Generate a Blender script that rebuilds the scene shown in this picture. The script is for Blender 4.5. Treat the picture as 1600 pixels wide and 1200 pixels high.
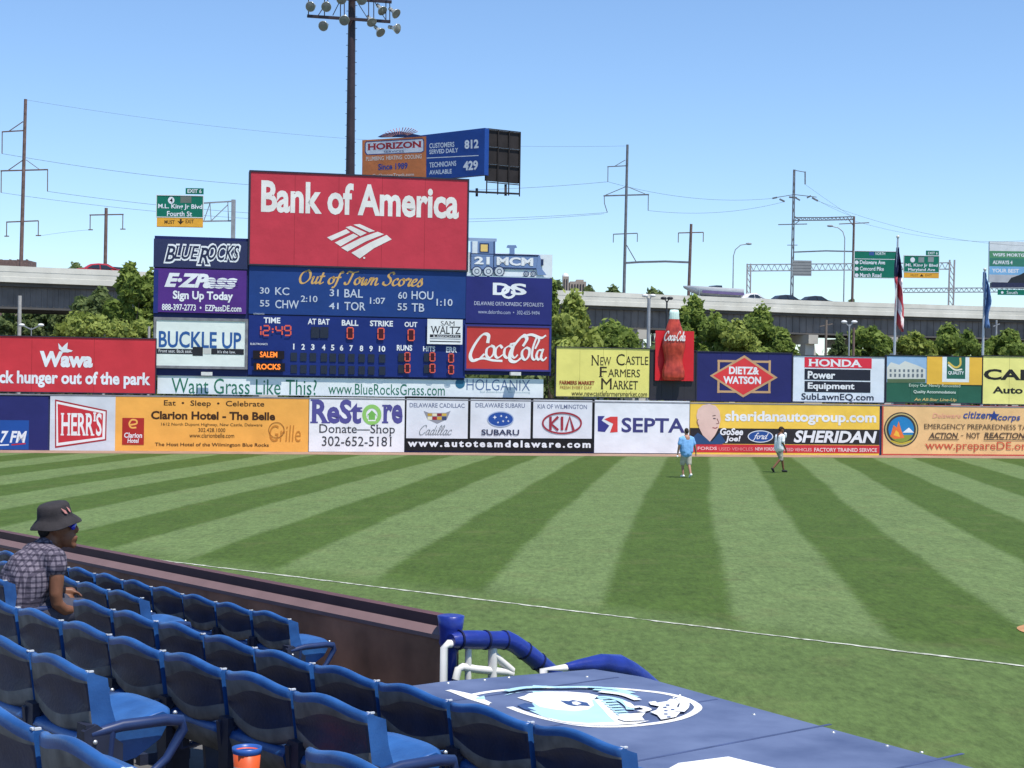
import bpy, bmesh, math, random
import numpy as np
from mathutils import Vector, Matrix, Euler
random.seed(7); RNG = np.random.default_rng(7)
R = math.radians
scene = bpy.context.scene
COL = scene.collection
for o in list(bpy.data.objects): bpy.data.objects.remove(o)

# ---------------------------------------------------------------- camera, world, sun, exposure
F = 2500.0; ROLL = R(.85); H = 3.25          # focal length in photo pixels (1600 wide), camera roll, eye height above the field
cam_d = bpy.data.cameras.new('camera'); cam = bpy.data.objects.new('camera', cam_d); COL.objects.link(cam)
cam_d.sensor_width = 36; cam_d.lens = 36 * F / 1600; cam_d.clip_start = .1; cam_d.clip_end = 6000
cam.matrix_world = Matrix.Translation((0, 0, H)) @ Matrix.Rotation(R(90), 4, 'X') @ Matrix.Rotation(ROLL, 4, 'Z')
scene.camera = cam
SUN_EL = R(67); SUN_H = Vector((.68, -.733, 0)).normalized()
w = bpy.data.worlds.new('World'); scene.world = w; w.use_nodes = True
nt = w.node_tree; bg = nt.nodes['Background']
sky = nt.nodes.new('ShaderNodeTexSky'); sky.sky_type = 'NISHITA'; sky.sun_disc = False
sky.sun_elevation = SUN_EL; sky.sun_rotation = math.atan2(SUN_H.x, SUN_H.y)
sky.altitude = 0; sky.air_density = 1.0; sky.dust_density = .0; sky.ozone_density = 3.0; SKY_TINT = (.89, .99, 1.12, 1)
hsv = nt.nodes.new('ShaderNodeMix'); hsv.data_type = 'RGBA'; hsv.blend_type = 'MULTIPLY'; hsv.inputs['Factor'].default_value = 1; hsv.inputs['B'].default_value = SKY_TINT
nt.links.new(sky.outputs[0], hsv.inputs['A']); nt.links.new(hsv.outputs['Result'], bg.inputs[0]); bg.inputs[1].default_value = .12
sd = bpy.data.lights.new('sun', 'SUN'); sd.energy = 4.4; sd.angle = R(.5); sd.color = (1, .955, .88)
so = bpy.data.objects.new('sun', sd); COL.objects.link(so)
sv = Vector((SUN_H.x * math.cos(SUN_EL), SUN_H.y * math.cos(SUN_EL), math.sin(SUN_EL)))
so.rotation_euler = sv.to_track_quat('Z', 'Y').to_euler(); so.location = (30, -30, 60)
scene.view_settings.view_transform = 'Standard'; scene.view_settings.look = 'None'
scene.view_settings.exposure = .38; scene.view_settings.gamma = 1
scene.cycles.max_bounces = 6

# ---------------------------------------------------------------- geometry of the photograph
CR, SR = math.cos(ROLL), math.sin(ROLL)
def un(px, py):
    dx, dy = px - 800, py - 600
    return (dx * CR + dy * SR) / F, (-dx * SR + dy * CR) / F
def at(px, py, d):
    a, b = un(px, py); return Vector((a * d, d, H - b * d))
def at_z(px, py, z):
    a, b = un(px, py); return at(px, py, (H - z) / b)
def at_plane(px, py, p0, n):
    a, b = un(px, py); r = Vector((a, 1, -b)); c0 = Vector((0, 0, H))
    return c0 + r * ((Vector(p0) - c0).dot(n) / r.dot(n))

# ---------------------------------------------------------------- helpers
def lin(r, g, b):
    f = lambda c: (c / 255) / 12.92 if c / 255 <= .04045 else ((c / 255 + .055) / 1.055) ** 2.4
    return (f(r), f(g), f(b))
_mats = {}
def mat(name, col, rough=.6, var=.12, scale=3.0, bump=0.0, bscale=None, spec=.3, metal=0.0, emit=None, estr=0, col2=None, detail=4):
    if name in _mats: return _mats[name]
    m = bpy.data.materials.new(name); m.use_nodes = True; _mats[name] = m
    t = m.node_tree; b = t.nodes['Principled BSDF']; L = t.links
    b.inputs['Roughness'].default_value = rough; b.inputs['Metallic'].default_value = metal
    b.inputs['Specular IOR Level'].default_value = spec
    g = t.nodes.new('ShaderNodeNewGeometry')
    n = t.nodes.new('ShaderNodeTexNoise'); n.inputs['Scale'].default_value = scale; n.inputs['Detail'].default_value = detail
    L.new(g.outputs['Position'], n.inputs['Vector'])
    rp = t.nodes.new('ShaderNodeValToRGB'); L.new(n.outputs['Fac'], rp.inputs[0])
    rp.color_ramp.elements[0].position = .3; rp.color_ramp.elements[1].position = .7
    c2 = col2 if col2 else tuple(min(1, c * (1 + var)) for c in col)
    c1 = tuple(c * (1 - var) for c in col)
    rp.color_ramp.elements[0].color = (*c1, 1); rp.color_ramp.elements[1].color = (*c2, 1)
    L.new(rp.outputs[0], b.inputs['Base Color'])
    if bump:
        n2 = t.nodes.new('ShaderNodeTexNoise'); n2.inputs['Scale'].default_value = bscale or scale * 4; n2.inputs['Detail'].default_value = 5
        L.new(g.outputs['Position'], n2.inputs['Vector'])
        bp = t.nodes.new('ShaderNodeBump'); bp.inputs['Strength'].default_value = 1; bp.inputs['Distance'].default_value = bump
        L.new(n2.outputs['Fac'], bp.inputs['Height']); L.new(bp.outputs[0], b.inputs['Normal'])
    if emit:
        b.inputs['Emission Color'].default_value = (*emit, 1); b.inputs['Emission Strength'].default_value = estr
    return m
KS = .92
def vinyl(c):                                  # printed vinyl / painted sign face in a photo colour
    nm = 'sign_%d_%d_%d' % c
    return mat(nm, tuple(x * KS for x in lin(*c)), rough=.5, var=.085, scale=.9, bump=.02, bscale=1.5, spec=.3, detail=6)

class MB:
    def __init__(s): s.v = []; s.f = []; s.mi = []; s.sm = []
    def add(s, vs, fs, mi=0, smooth=False):
        o = len(s.v); s.v.extend([tuple(v) for v in vs])
        for f in fs: s.f.append(tuple(i + o for i in f)); s.mi.append(mi); s.sm.append(smooth)
    def box(s, c, size, M=None, mi=0):
        x, y, z = [k / 2 for k in size]; c = Vector(c)
        vs = [Vector((a * x, b * y, d * z)) for a in (-1, 1) for b in (-1, 1) for d in (-1, 1)]
        vs = [(M @ v if M else v) + c for v in vs]
        s.add(vs, [(0, 1, 3, 2), (4, 6, 7, 5), (0, 4, 5, 1), (2, 3, 7, 6), (0, 2, 6, 4), (1, 5, 7, 3)], mi)
    def obox(s, c, ax, size, mi=0):            # axes list of 3 unit vectors
        s.box(c, size, Matrix((ax[0], ax[1], ax[2])).transposed(), mi)
    def tube(s, pts, rad, n=8, mi=0, smooth=True, cap=True):
        pts = [Vector(p) for p in pts]; rs = rad if isinstance(rad, (list, tuple)) else [rad] * len(pts)
        rings = []; prev = None
        for i, p in enumerate(pts):
            t = (pts[min(i + 1, len(pts) - 1)] - pts[max(i - 1, 0)]).normalized()
            if prev is None:
                a = Vector((0, 0, 1)) if abs(t.z) < .9 else Vector((1, 0, 0)); u = t.cross(a).normalized()
            else: u = (prev - t * prev.dot(t)).normalized()
            prev = u; v = t.cross(u)
            rings.append([p + (u * math.cos(2 * math.pi * k / n) + v * math.sin(2 * math.pi * k / n)) * rs[i] for k in range(n)])
        vs = [q for r in rings for q in r]; fs = []
        for i in range(len(pts) - 1):
            for k in range(n):
                a = i * n + k; b = i * n + (k + 1) % n; fs.append((a, b, b + n, a + n))
        s.add(vs, fs, mi, smooth)
        if cap:
            s.add(rings[0], [tuple(range(n))[::-1]], mi); s.add(rings[-1], [tuple(range(n))], mi)
    def beam(s, a, b, wd, ht=None, mi=0):
        a, b = Vector(a), Vector(b); t = (b - a); l = t.length; t.normalize()
        up = Vector((0, 0, 1)) if abs(t.z) < .95 else Vector((0, 1, 0))
        u = t.cross(up).normalized(); v = u.cross(t)
        s.obox((a + b) / 2, [t, u, v], (l, wd, ht or wd), mi)
    def prism(s, pts, d, mi=0):                # polygon (3-D points) extruded by vector d
        n = len(pts); pts = [Vector(p) for p in pts]; d = Vector(d)
        s.add(pts + [p + d for p in pts], [tuple(range(n)), tuple(range(n, 2 * n))[::-1]] + [(i, i + n, (i + 1) % n + n, (i + 1) % n)[::-1] for i in range(n)], mi)
    def lathe(s, c, prof, n=20, mi=0, ax=None, smooth=True):   # prof [(r,h)] about axis ax
        c = Vector(c); ax = Vector(ax or (0, 0, 1)).normalized()
        u = ax.orthogonal().normalized(); v = ax.cross(u); vs = []
        for r, h in prof:
            for k in range(n):
                a = 2 * math.pi * k / n; vs.append(c + ax * h + (u * math.cos(a) + v * math.sin(a)) * r)
        fs = []
        for i in range(len(prof) - 1):
            for k in range(n):
                a = i * n + k; b = i * n + (k + 1) % n; fs.append((a, b, b + n, a + n))
        s.add(vs, fs, mi, smooth)
    def grid(s, P, mi=0, smooth=True, closed=False):   # P[i][j]
        a, b = len(P), len(P[0]); vs = [q for r in P for q in r]; fs = []
        for i in range(a - 1):
            for j in range(b if closed else b - 1):
                j2 = (j + 1) % b; fs.append((i * b + j, i * b + j2, (i + 1) * b + j2, (i + 1) * b + j))
        s.add(vs, fs, mi, smooth)
    def mesh(s, name, mats):
        me = bpy.data.meshes.new(name); me.from_pydata(s.v, [], s.f)
        for m in (mats if isinstance(mats, (list, tuple)) else [mats]): me.materials.append(m)
        me.polygons.foreach_set('material_index', s.mi); me.polygons.foreach_set('use_smooth', s.sm)
        me.update(); return me
    def build(s, name, mats, parent=None):
        o = bpy.data.objects.new(name, s.mesh(name, mats)); COL.objects.link(o)
        if parent is not None: put(o, parent)
        return o
    def fixn(s, o):
        b = bmesh.new(); b.from_mesh(o.data); bmesh.ops.recalc_face_normals(b, faces=b.faces); b.to_mesh(o.data); b.free()
def put(o, parent):
    """parent an object whose mesh is in world coordinates under a thing placed anywhere"""
    o.parent = parent; o.matrix_parent_inverse = parent.matrix_basis.inverted()
def tag(o, label, cat, group=None, kind=None):
    o['label'] = label; o['category'] = cat
    if group: o['group'] = group
    if kind: o['kind'] = kind
    return o
def thing(name, loc, label, cat, group=None):
    o = bpy.data.objects.new(name, None); COL.objects.link(o); o.location = loc; o.empty_display_size = .2
    return tag(o, label, cat, group)
def struct(name, mb, m):
    o = mb.build(name, m); o['kind'] = 'structure'; return o
def remeshed(name, mb, m, vox=.01, smooth=6, parent=None):      # overlapping shapes grown into one continuous skin
    o = bpy.data.objects.new(name, mb.mesh(name, m)); COL.objects.link(o)
    md = o.modifiers.new('r', 'REMESH'); md.mode = 'VOXEL'; md.voxel_size = vox; md.use_smooth_shade = True
    ms = o.modifiers.new('s', 'SMOOTH'); ms.factor = .5; ms.iterations = smooth
    dg = bpy.context.evaluated_depsgraph_get(); dg.update()
    me = bpy.data.meshes.new_from_object(o.evaluated_get(dg)); o.modifiers.clear(); o.data = me
    if not me.materials: me.materials.append(m)
    if parent is not None: put(o, parent)
    return o
def blob(mb, c, r, M=None, n=14):
    P = []
    for i in range(n // 2 + 1):
        th = math.pi * i / (n // 2); row = []
        for k in range(n):
            a = 2 * math.pi * k / n
            v = Vector((r[0] * math.sin(th) * math.cos(a), r[1] * math.sin(th) * math.sin(a), r[2] * math.cos(th)))
            row.append((M @ v if M else v) + Vector(c))
        P.append(row)
    mb.grid(P, closed=True)
def limb(mb, pts, rs):
    mb.tube(pts, rs, n=12)
    for p, r in zip(pts, rs): blob(mb, p, (r, r, r))

# ---- lettering -----------------------------------------------------------------------------
_gl = {}
def glyphs(txt, bold=0.0, shear=0.0, serif=0.0, space=1.0):
    k = (txt, bold, shear, serif, space)
    if k in _gl: return _gl[k]
    c = bpy.data.curves.new('t', 'FONT'); c.body = txt; c.size = 1; c.resolution_u = 3; c.offset = bold; c.shear = shear
    c.space_character = space; c.space_word = 1.0
    o = bpy.data.objects.new('t', c); COL.objects.link(o)
    dg = bpy.context.evaluated_depsgraph_get(); dg.update()
    me = bpy.data.meshes.new_from_object(o.evaluated_get(dg))
    vs = [(v.co.x, v.co.y, 0.0) for v in me.vertices]; fs = [tuple(p.vertices) for p in me.polygons]
    bpy.data.objects.remove(o); bpy.data.curves.remove(c); bpy.data.meshes.remove(me)
    if serif:
        from collections import Counter
        key = lambda i: (round(vs[i][0], 4), round(vs[i][1], 4))
        cnt = Counter(); cen = {}
        for f in fs:
            cy = sum(vs[i][1] for i in f) / len(f)
            for a, b in zip(f, f[1:] + f[:1]):
                e = tuple(sorted((key(a), key(b)))); cnt[e] += 1; cen[e] = cy
        lo = min(v[1] for v in vs); hi = max(v[1] for v in vs)
        for e, n in cnt.items():
            (x0, y0), (x1, y1) = e
            if n == 1 and abs(y0 - y1) < 2e-3 and .05 < abs(x1 - x0) < .24:
                up = cen[e] < y0; x0, x1 = min(x0, x1) - serif, max(x0, x1) + serif
                d = -.05 if up else .05; o0 = len(vs)
                vs += [(x0, y0, .5), (x1, y0, .5), (x1, y0 + d, .5), (x0, y0 + d, .5)]; fs.append((o0, o0 + 1, o0 + 2, o0 + 3))
    _gl[k] = (vs, fs); return _gl[k]
def ribbon(pts, w0, contrast=.55, ang=35, sub=6):
    """broad-nib stroke through 2-D points (Catmull-Rom); gives quads"""
    P = [Vector((*p, 0)) for p in pts]
    if len(P) > 2:
        Q = []
        E = [P[0] * 2 - P[1]] + P + [P[-1] * 2 - P[-2]]
        for i in range(1, len(E) - 2):
            for k in range(sub):
                t = k / sub; a, b, c, d = E[i - 1], E[i], E[i + 1], E[i + 2]
                Q.append(.5 * ((2 * b) + (c - a) * t + (2 * a - 5 * b + 4 * c - d) * t * t + (3 * b - a - 3 * c + d) * t ** 3))
        Q.append(P[-1]); P = Q
    L, Rr = [], []
    for i, p in enumerate(P):
        t = (P[min(i + 1, len(P) - 1)] - P[max(i - 1, 0)])
        if t.length < 1e-6: t = Vector((1, 0, 0))
        t.normalize(); n = Vector((-t.y, t.x, 0))
        th = math.atan2(t.y, t.x) - R(ang); ww = w0 * (1 - contrast + contrast * abs(math.sin(th))) / 2
        L.append(p + n * ww); Rr.append(p - n * ww)
    vs = L + Rr; n = len(P)
    return [tuple(v) for v in vs], [(i, i + 1, n + i + 1, n + i) for i in range(n - 1)]
SCRIPT = {  # skeleton script letters: (advance, strokes)
 'O': (.8, [[(.45, .98), (.15, .8), (.05, .4), (.2, .05), (.45, .05), (.68, .35), (.65, .75), (.45, .98), (.3, .85)]]),
 'S': (.62, [[(.62, .85), (.5, 1), (.3, .92), (.25, .72), (.45, .52), (.5, .25), (.3, .03), (.05, .12), (.05, .3)]]),
 'T': (.62, [[(.0, .8), (.1, .97), (.4, .9), (.75, 1)], [(.42, .92), (.35, .5), (.25, .05), (.05, .05), (.03, .2)]]),
 'C': (.72, [[(.62, .75), (.6, .95), (.4, .98), (.15, .7), (.05, .35), (.2, .03), (.45, .05), (.68, .3)]]),
 'o': (.46, [[(.25, .55), (.08, .4), (.06, .15), (.2, .02), (.36, .15), (.36, .42), (.25, .55), (.3, .46), (.5, .5)]]),
 'u': (.5, [[(.05, .4), (.13, .53), (.1, .15), (.2, .02), (.36, .2)], [(.4, .55), (.36, .15), (.42, .02), (.55, .15)]]),
 't': (.34, [[(.2, .85), (.12, .15), (.2, .02), (.38, .15)], [(.0, .55), (.36, .58)]]),
 'f': (.36, [[(.42, .85), (.3, .95), (.2, .7), (.12, .0), (.02, -.25), (-.08, -.2)], [(.0, .5), (.36, .53)]]),
 'w': (.66, [[(.03, .42), (.1, .54), (.1, .12), (.2, .02), (.34, .45), (.33, .12), (.42, .02), (.56, .3), (.58, .54), (.7, .45)]]),
 'n': (.52, [[(.02, .45), (.1, .54), (.06, .0)], [(.08, .25), (.25, .52), (.36, .45), (.34, .12), (.42, .02), (.56, .15)]]),
 'c': (.42, [[(.36, .42), (.28, .54), (.1, .4), (.06, .15), (.2, .02), (.42, .16)]]),
 'r': (.4, [[(.03, .4), (.12, .58), (.2, .5), (.34, .5), (.26, .15), (.34, .02), (.44, .12)]]),
 'e': (.42, [[(.1, .25), (.3, .36), (.3, .52), (.15, .5), (.06, .2), (.2, .02), (.44, .16)]]),
 's': (.4, [[(.03, .15), (.22, .58), (.26, .4), (.34, .15), (.2, .0), (.05, .08)]]),
 'l': (.3, [[(.05, .2), (.25, .7), (.25, .98), (.12, .85), (.06, .2), (.14, .02), (.32, .16)]]),
 'a': (.5, [[(.38, .45), (.22, .54), (.06, .3), (.1, .03), (.25, .08), (.37, .4)], [(.4, .54), (.35, .12), (.42, .02), (.55, .15)]]),
 'd': (.5, [[(.38, .45), (.22, .54), (.06, .3), (.1, .03), (.25, .08), (.37, .4)], [(.46, .98), (.35, .12), (.42, .02), (.55, .15)]]),
 'i': (.26, [[(.05, .4), (.12, .54), (.08, .12), (.16, .02), (.28, .15)], [(.16, .74), (.17, .78)]]),
 '-': (.25, [[(.02, .3), (.25, .36)]]), ' ': (.3, []),
}
def script(txt, w0=.13, shear=.25, contrast=.5):
    V, Fc = [], []; x = 0; k = 0
    for ch in txt:
        adv, sts = SCRIPT[ch]
        for s_ in sts:
            v, f = ribbon(s_, w0, contrast); o = len(V); k += 1
            V += [(p[0] + x + shear * p[1], p[1], k * .05) for p in v]; Fc += [tuple(i + o for i in q) for q in f]
        x += adv
    return V, Fc

class Board:
    """a sign standing in a vertical plane; its writing is laid out by photo pixels inside that plane"""
    def __init__(s, name, label, cat, p0, U, px, col, thick=.12, frame=None, fw=.06, group=None, zbase=None, bump=True, parent=None, posts=None, matr=None, joints=0):
        s.U = Vector(U).normalized(); s.N = s.U.cross(Vector((0, 0, 1))).normalized()       # N points to the viewer
        s.p0 = Vector(p0); s.parts = {}; s.k = 0
        x0, y0, x1, y1 = px; xm, ym = (x0 + x1) / 2, (y0 + y1) / 2
        a = s.st(x0, ym)[0]; b = s.st(x1, ym)[0]; zt = s.st(xm, y0)[1]; zb = s.st(xm, y1)[1]
        s.rect = (a, b, zb, zt)
        c = s.P((a + b) / 2, zb)
        if parent is None:
            s.root = thing(name, (c.x, c.y, c.z if zbase is None else zbase), label, cat, group)
        else: s.root = parent
        m = MB(); m.obox(s.P((a + b) / 2, (zb + zt) / 2) - s.N * thick / 2, [s.U, -s.N, Vector((0, 0, 1))], (b - a, thick, zt - zb))
        m.build('panel', matr or vinyl(col), s.root)
        if joints:
            m = MB()
            for k in range(1, joints + 1):
                m.obox(s.P(a + (b - a) * k / (joints + 1), (zb + zt) / 2) + s.N * .001, [s.U, -s.N, Vector((0, 0, 1))], (.016, .004, zt - zb - .02))
            m.build('panel_joint', mat('joint_%d_%d_%d' % col, tuple(x * .55 for x in lin(*col)), .8, .2, 2), s.root)
        if frame:
            m = MB(); d = thick + .04
            for (ca, cb, sa, sb) in (((a + b) / 2, zt + fw / 2, b - a + 2 * fw, fw), ((a + b) / 2, zb - fw / 2, b - a + 2 * fw, fw), (a - fw / 2, (zt + zb) / 2, fw, zt - zb), (b + fw / 2, (zt + zb) / 2, fw, zt - zb)):
                m.obox(s.P(ca, cb) - s.N * (thick / 2 - .01), [s.U, -s.N, Vector((0, 0, 1))], (sa, d, sb))
            m.build('frame', frame, s.root)
        if posts:
            m = MB()
            for t in posts:
                q = s.P(a + (b - a) * t, zb); q.z = 0 if zbase is None else zbase
                m.beam(q - s.N * (thick + .1), s.P(a + (b - a) * t, zt) - s.N * (thick + .1), .18)
            m.build('support_post', STEEL, s.root)
    def st(s, px, py):
        q = at_plane(px, py, s.p0, s.N); return (q - s.p0).dot(s.U), q.z
    def P(s, t, z, o=0): 
        q = s.p0 + s.U * t + s.N * o; return Vector((q.x, q.y, z))
    def _b(s, name, m):
        s.k += 1; k = (name, m.name, s.k if name in ('digit_slot', 'badge_panel', 'rib', 'matrix', 'exit_tab') else 0)
        if k not in s.parts: s.parts[k] = (MB(), m)
        return s.parts[k][0], .005 + .0009 * s.k
    def _fit(s, V, Fc, x0, x1, y0, y1, name, m):
        mb, o = s._b(name, m); xs = [v[0] for v in V]; ys = [v[1] for v in V]
        X0, X1, Y0, Y1 = min(xs), max(xs), min(ys), max(ys)
        xm, ym = (x0 + x1) / 2, (y0 + y1) / 2
        a, b = s.st(x0, ym)[0], s.st(x1, ym)[0]; zt, zb = s.st(xm, y0)[1], s.st(xm, y1)[1]
        mb.add([s.P(a + (v[0] - X0) / (X1 - X0) * (b - a), zb + (v[1] - Y0) / (Y1 - Y0) * (zt - zb), o + v[2] * .0006) for v in V], Fc)
    def text(s, t, x0, x1, y0, y1, col, bold=.012, shear=0, serif=0, name='lettering', space=1.0, m=None):
        V, Fc = glyphs(t, bold, shear, serif, space); s._fit(V, Fc, x0, x1, y0, y1, name, m or vinyl(col)); return s
    def scr(s, t, x0, x1, y0, y1, col, w0=.13, shear=.25, contrast=.5, name='lettering'):
        V, Fc = script(t, w0, shear, contrast); s._fit(V, Fc, x0, x1, y0, y1, name, vinyl(col)); return s
    def poly(s, pts, col, name='emblem', m=None):
        mb, o = s._b(name, m or vinyl(col)); mb.add([s.P(*s.st(*p), o) for p in pts], [tuple(range(len(pts)))]); return s
    def rect_(s, x0, y0, x1, y1, col, name='emblem', m=None):
        mb, o = s._b(name, m or vinyl(col)); xm, ym = (x0 + x1) / 2, (y0 + y1) / 2
        a, b = s.st(x0, ym)[0], s.st(x1, ym)[0]; zt, zb = s.st(xm, y0)[1], s.st(xm, y1)[1]
        mb.add([s.P(a, zb, o), s.P(b, zb, o), s.P(b, zt, o), s.P(a, zt, o)], [(0, 1, 2, 3)]); return s
    def ell(s, x, y, rx, ry, col, name='emblem', a0=0, a1=360, n=28, m=None):
        pts = [(x + rx * math.cos(R(a0 + (a1 - a0) * k / n)), y - ry * math.sin(R(a0 + (a1 - a0) * k / n))) for k in range(n if a1 - a0 == 360 else n + 1)]
        return s.poly(pts, col, name, m)
    def line(s, pts, wpx, col, name='emblem', contrast=0, ang=35, m=None, sub=5):
        V, Fc = ribbon(pts, wpx, contrast, ang, sub); mb, o = s._b(name, m or vinyl(col))
        mb.add([s.P(*s.st(v[0], v[1]), o) for v in V], Fc); return s
    def ring(s, x, y, rx, ry, wpx, col, name='emblem'):
        pts = [(x + rx * math.cos(R(12 * k)), y + ry * math.sin(R(12 * k))) for k in range(31)]
        return s.line(pts, wpx, col, name, sub=2)
    def frame_line(s, x0, y0, x1, y1, wpx, col, name='emblem'):
        for r in ((x0, y0, x1, y0 + wpx), (x0, y1 - wpx, x1, y1), (x0, y0, x0 + wpx, y1), (x1 - wpx, y0, x1, y1)): s.rect_(*r, col, name)
        return s
    def seg(s, txt, x0, x1, y0, y1, m, wpx=2.2, off=None, name='digits'):
        SEG = {'0': 'abcdef', '1': 'bc', '2': 'abged', '4': 'fgbc', '9': 'abcdfg', '8': 'abcdefg'}
        n = sum(.5 if c in ':' else 1 for c in txt); cw = (x1 - x0) / n; x = x0
        for c in txt:
            if c == ':':
                for y in (.35, .65): s.rect_(x + cw * .15, y0 + (y1 - y0) * y - 1.2, x + cw * .35, y0 + (y1 - y0) * y + 1.2, None, name, m)
                x += cw * .5; continue
            l, r = x + cw * .14, x + cw * .86; mid = (y0 + y1) / 2; g = wpx * .35
            seg = dict(a=((l + g, y0), (r - g, y0)), b=((r, y0 + g), (r, mid - g)), c=((r, mid + g), (r, y1 - g)), d=((l + g, y1), (r - g, y1)), e=((l, mid + g), (l, y1 - g)), f=((l, y0 + g), (l, mid - g)), g=((l + g, mid), (r - g, mid)))
            for k in SEG.get(c, ''): s.line([seg[k][0], seg[k][1]], wpx, None, name, m=m)
            x += cw
        return s
    def done(s):
        for (nm, _, _), (mb, m) in s.parts.items(): mb.build(nm, m, s.root)
        return s.root

STEEL = mat('galvanised_steel', (.33, .34, .35), .5, .15, 2, metal=.2)
DARKST = mat('dark_steel', (.03, .03, .035), .5, .2, 3)
# ---------------------------------------------------------------- ground: grass, track, lines
UROW = Vector((-.6328, .7743, 0)); NROW = Vector((.7743, .6328, 0)); RIGHT = -UROW    # along the seat rows / towards the field
ROWMAT = Matrix.Rotation(math.atan2(RIGHT.y, RIGHT.x), 4, 'Z')
def row_pt(s, c, z): return UROW * s + NROW * c + Vector((0, 0, z))
WL, WR = at_z(0, 703.5, 0), at_z(1600, 713, 0); WU = (WR - WL).normalized(); WN = WU.cross(Vector((0, 0, 1))).normalized()
FL0, FL1 = at_z(200, 870, 0), at_z(1600, 1042, 0); FU = (FL0 - FL1).normalized(); FN = Vector((-FU.y, FU.x, 0))   # FN: to the stands or field
if FN.y > 0: FN = -FN
FN = -FN if FN.dot(Vector((0, -1, 0))) < 0 else FN     # towards the stands

def grass_material():
    m = bpy.data.materials.new('mown_grass'); m.use_nodes = True; t = m.node_tree; L = t.links; b = t.nodes['Principled BSDF']
    b.inputs['Roughness'].default_value = .9; b.inputs['Specular IOR Level'].default_value = .15
    N = t.nodes.new
    geo = N('ShaderNodeNewGeometry'); sep = N('ShaderNodeSeparateXYZ'); L.new(geo.outputs['Position'], sep.inputs[0])
    def math_(op, a, b_=None, c=None):
        n = N('ShaderNodeMath'); n.operation = op
        for i, v in enumerate((a, b_, c)):
            if v is None: continue
            if isinstance(v, (int, float)): n.inputs[i].default_value = v
            else: L.new(v, n.inputs[i])
        return n.outputs[0]
    def noise(scale, detail=4, vec=None, rough=.6):
        n = N('ShaderNodeTexNoise'); n.inputs['Scale'].default_value = scale; n.inputs['Detail'].default_value = detail; n.inputs['Roughness'].default_value = rough
        L.new(vec or geo.outputs['Position'], n.inputs['Vector']); return n.outputs['Fac']
    wob = math_('MULTIPLY', math_('SUBTRACT', noise(.12, 2), .5), .4)
    edge = math_('MULTIPLY', math_('SUBTRACT', noise(6, 3), .5), .3)
    near = math_('MAXIMUM', math_('SUBTRACT', 46, sep.outputs[1]), 0)
    curve = math_('MULTIPLY', math_('MULTIPLY', near, near), .0006)
    p = math_('SUBTRACT', sep.outputs[0], math_('MULTIPLY', sep.outputs[1], STR_SLOPE))
    p = math_('ADD', math_('SUBTRACT', p, curve), math_('ADD', wob, edge))
    ph = math_('MULTIPLY', math_('SUBTRACT', p, STR_PHASE), math.pi / STR_W)
    sn = math_('SINE', ph)
    st = N('ShaderNodeMapRange'); st.interpolation_type = 'SMOOTHSTEP'; L.new(sn, st.inputs[0])
    st.inputs[1].default_value = -.2; st.inputs[2].default_value = .2
    # mask: no stripes on the stands' side of the foul line, soft band along it
    df = N('ShaderNodeVectorMath'); df.operation = 'SUBTRACT'; L.new(geo.outputs['Position'], df.inputs[0]); df.inputs[1].default_value = FL0
    dd = N('ShaderNodeVectorMath'); dd.operation = 'DOT_PRODUCT'; L.new(df.outputs[0], dd.inputs[0]); dd.inputs[1].default_value = FN
    mk = N('ShaderNodeMapRange'); mk.interpolation_type = 'SMOOTHSTEP'; L.new(math_('ADD', dd.outputs['Value'], math_('MULTIPLY', math_('SUBTRACT', noise(.5, 3), .5), 1.2)), mk.inputs[0])
    mk.inputs[1].default_value = -1.3; mk.inputs[2].default_value = .0; mk.inputs[3].default_value = 1; mk.inputs[4].default_value = 0
    fac = math_('ADD', math_('MULTIPLY', math_('SUBTRACT', st.outputs[0], .5), mk.outputs[0]), .5)
    dark, light = (.057, .098, .018, 1), (.114, .166, .058, 1)
    mx = N('ShaderNodeMix'); mx.data_type = 'RGBA'; mx.inputs['A'].default_value = dark; mx.inputs['B'].default_value = light; L.new(fac, mx.inputs['Factor'])
    # clumps and blades: brightness
    sc = N('ShaderNodeVectorMath'); sc.operation = 'MULTIPLY'; L.new(geo.outputs['Position'], sc.inputs[0]); sc.inputs[1].default_value = (1.0, .35, 1)
    n1 = noise(.35, 4); n2 = noise(10, 6, sc.outputs[0], .75); n3 = noise(2.2, 5, sc.outputs[0], .7)
    br = math_('ADD', math_('ADD', math_('MULTIPLY', math_('SUBTRACT', n1, .5), .3), math_('MULTIPLY', math_('SUBTRACT', n2, .5), 1.7)), math_('ADD', math_('MULTIPLY', math_('SUBTRACT', n3, .5), .8), 1))
    br = math_('MAXIMUM', br, .35)
    hs = N('ShaderNodeVectorMath'); hs.operation = 'SCALE'; L.new(mx.outputs['Result'], hs.inputs[0]); L.new(br, hs.inputs['Scale'])
    # dry tint
    dry = N('ShaderNodeMix'); dry.data_type = 'RGBA'; L.new(hs.outputs[0], dry.inputs['A']); dry.inputs['B'].default_value = (.15, .14, .06, 1)
    L.new(math_('MULTIPLY', math_('MAXIMUM', math_('SUBTRACT', noise(.9, 4), .54), 0), 1.3), dry.inputs['Factor'])
    L.new(dry.outputs['Result'], b.inputs['Base Color'])
    bp = N('ShaderNodeBump'); bp.inputs['Strength'].default_value = .7; bp.inputs['Distance'].default_value = .03
    L.new(n2, bp.inputs['Height']); L.new(bp.outputs[0], b.inputs['Normal'])
    return m
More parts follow.
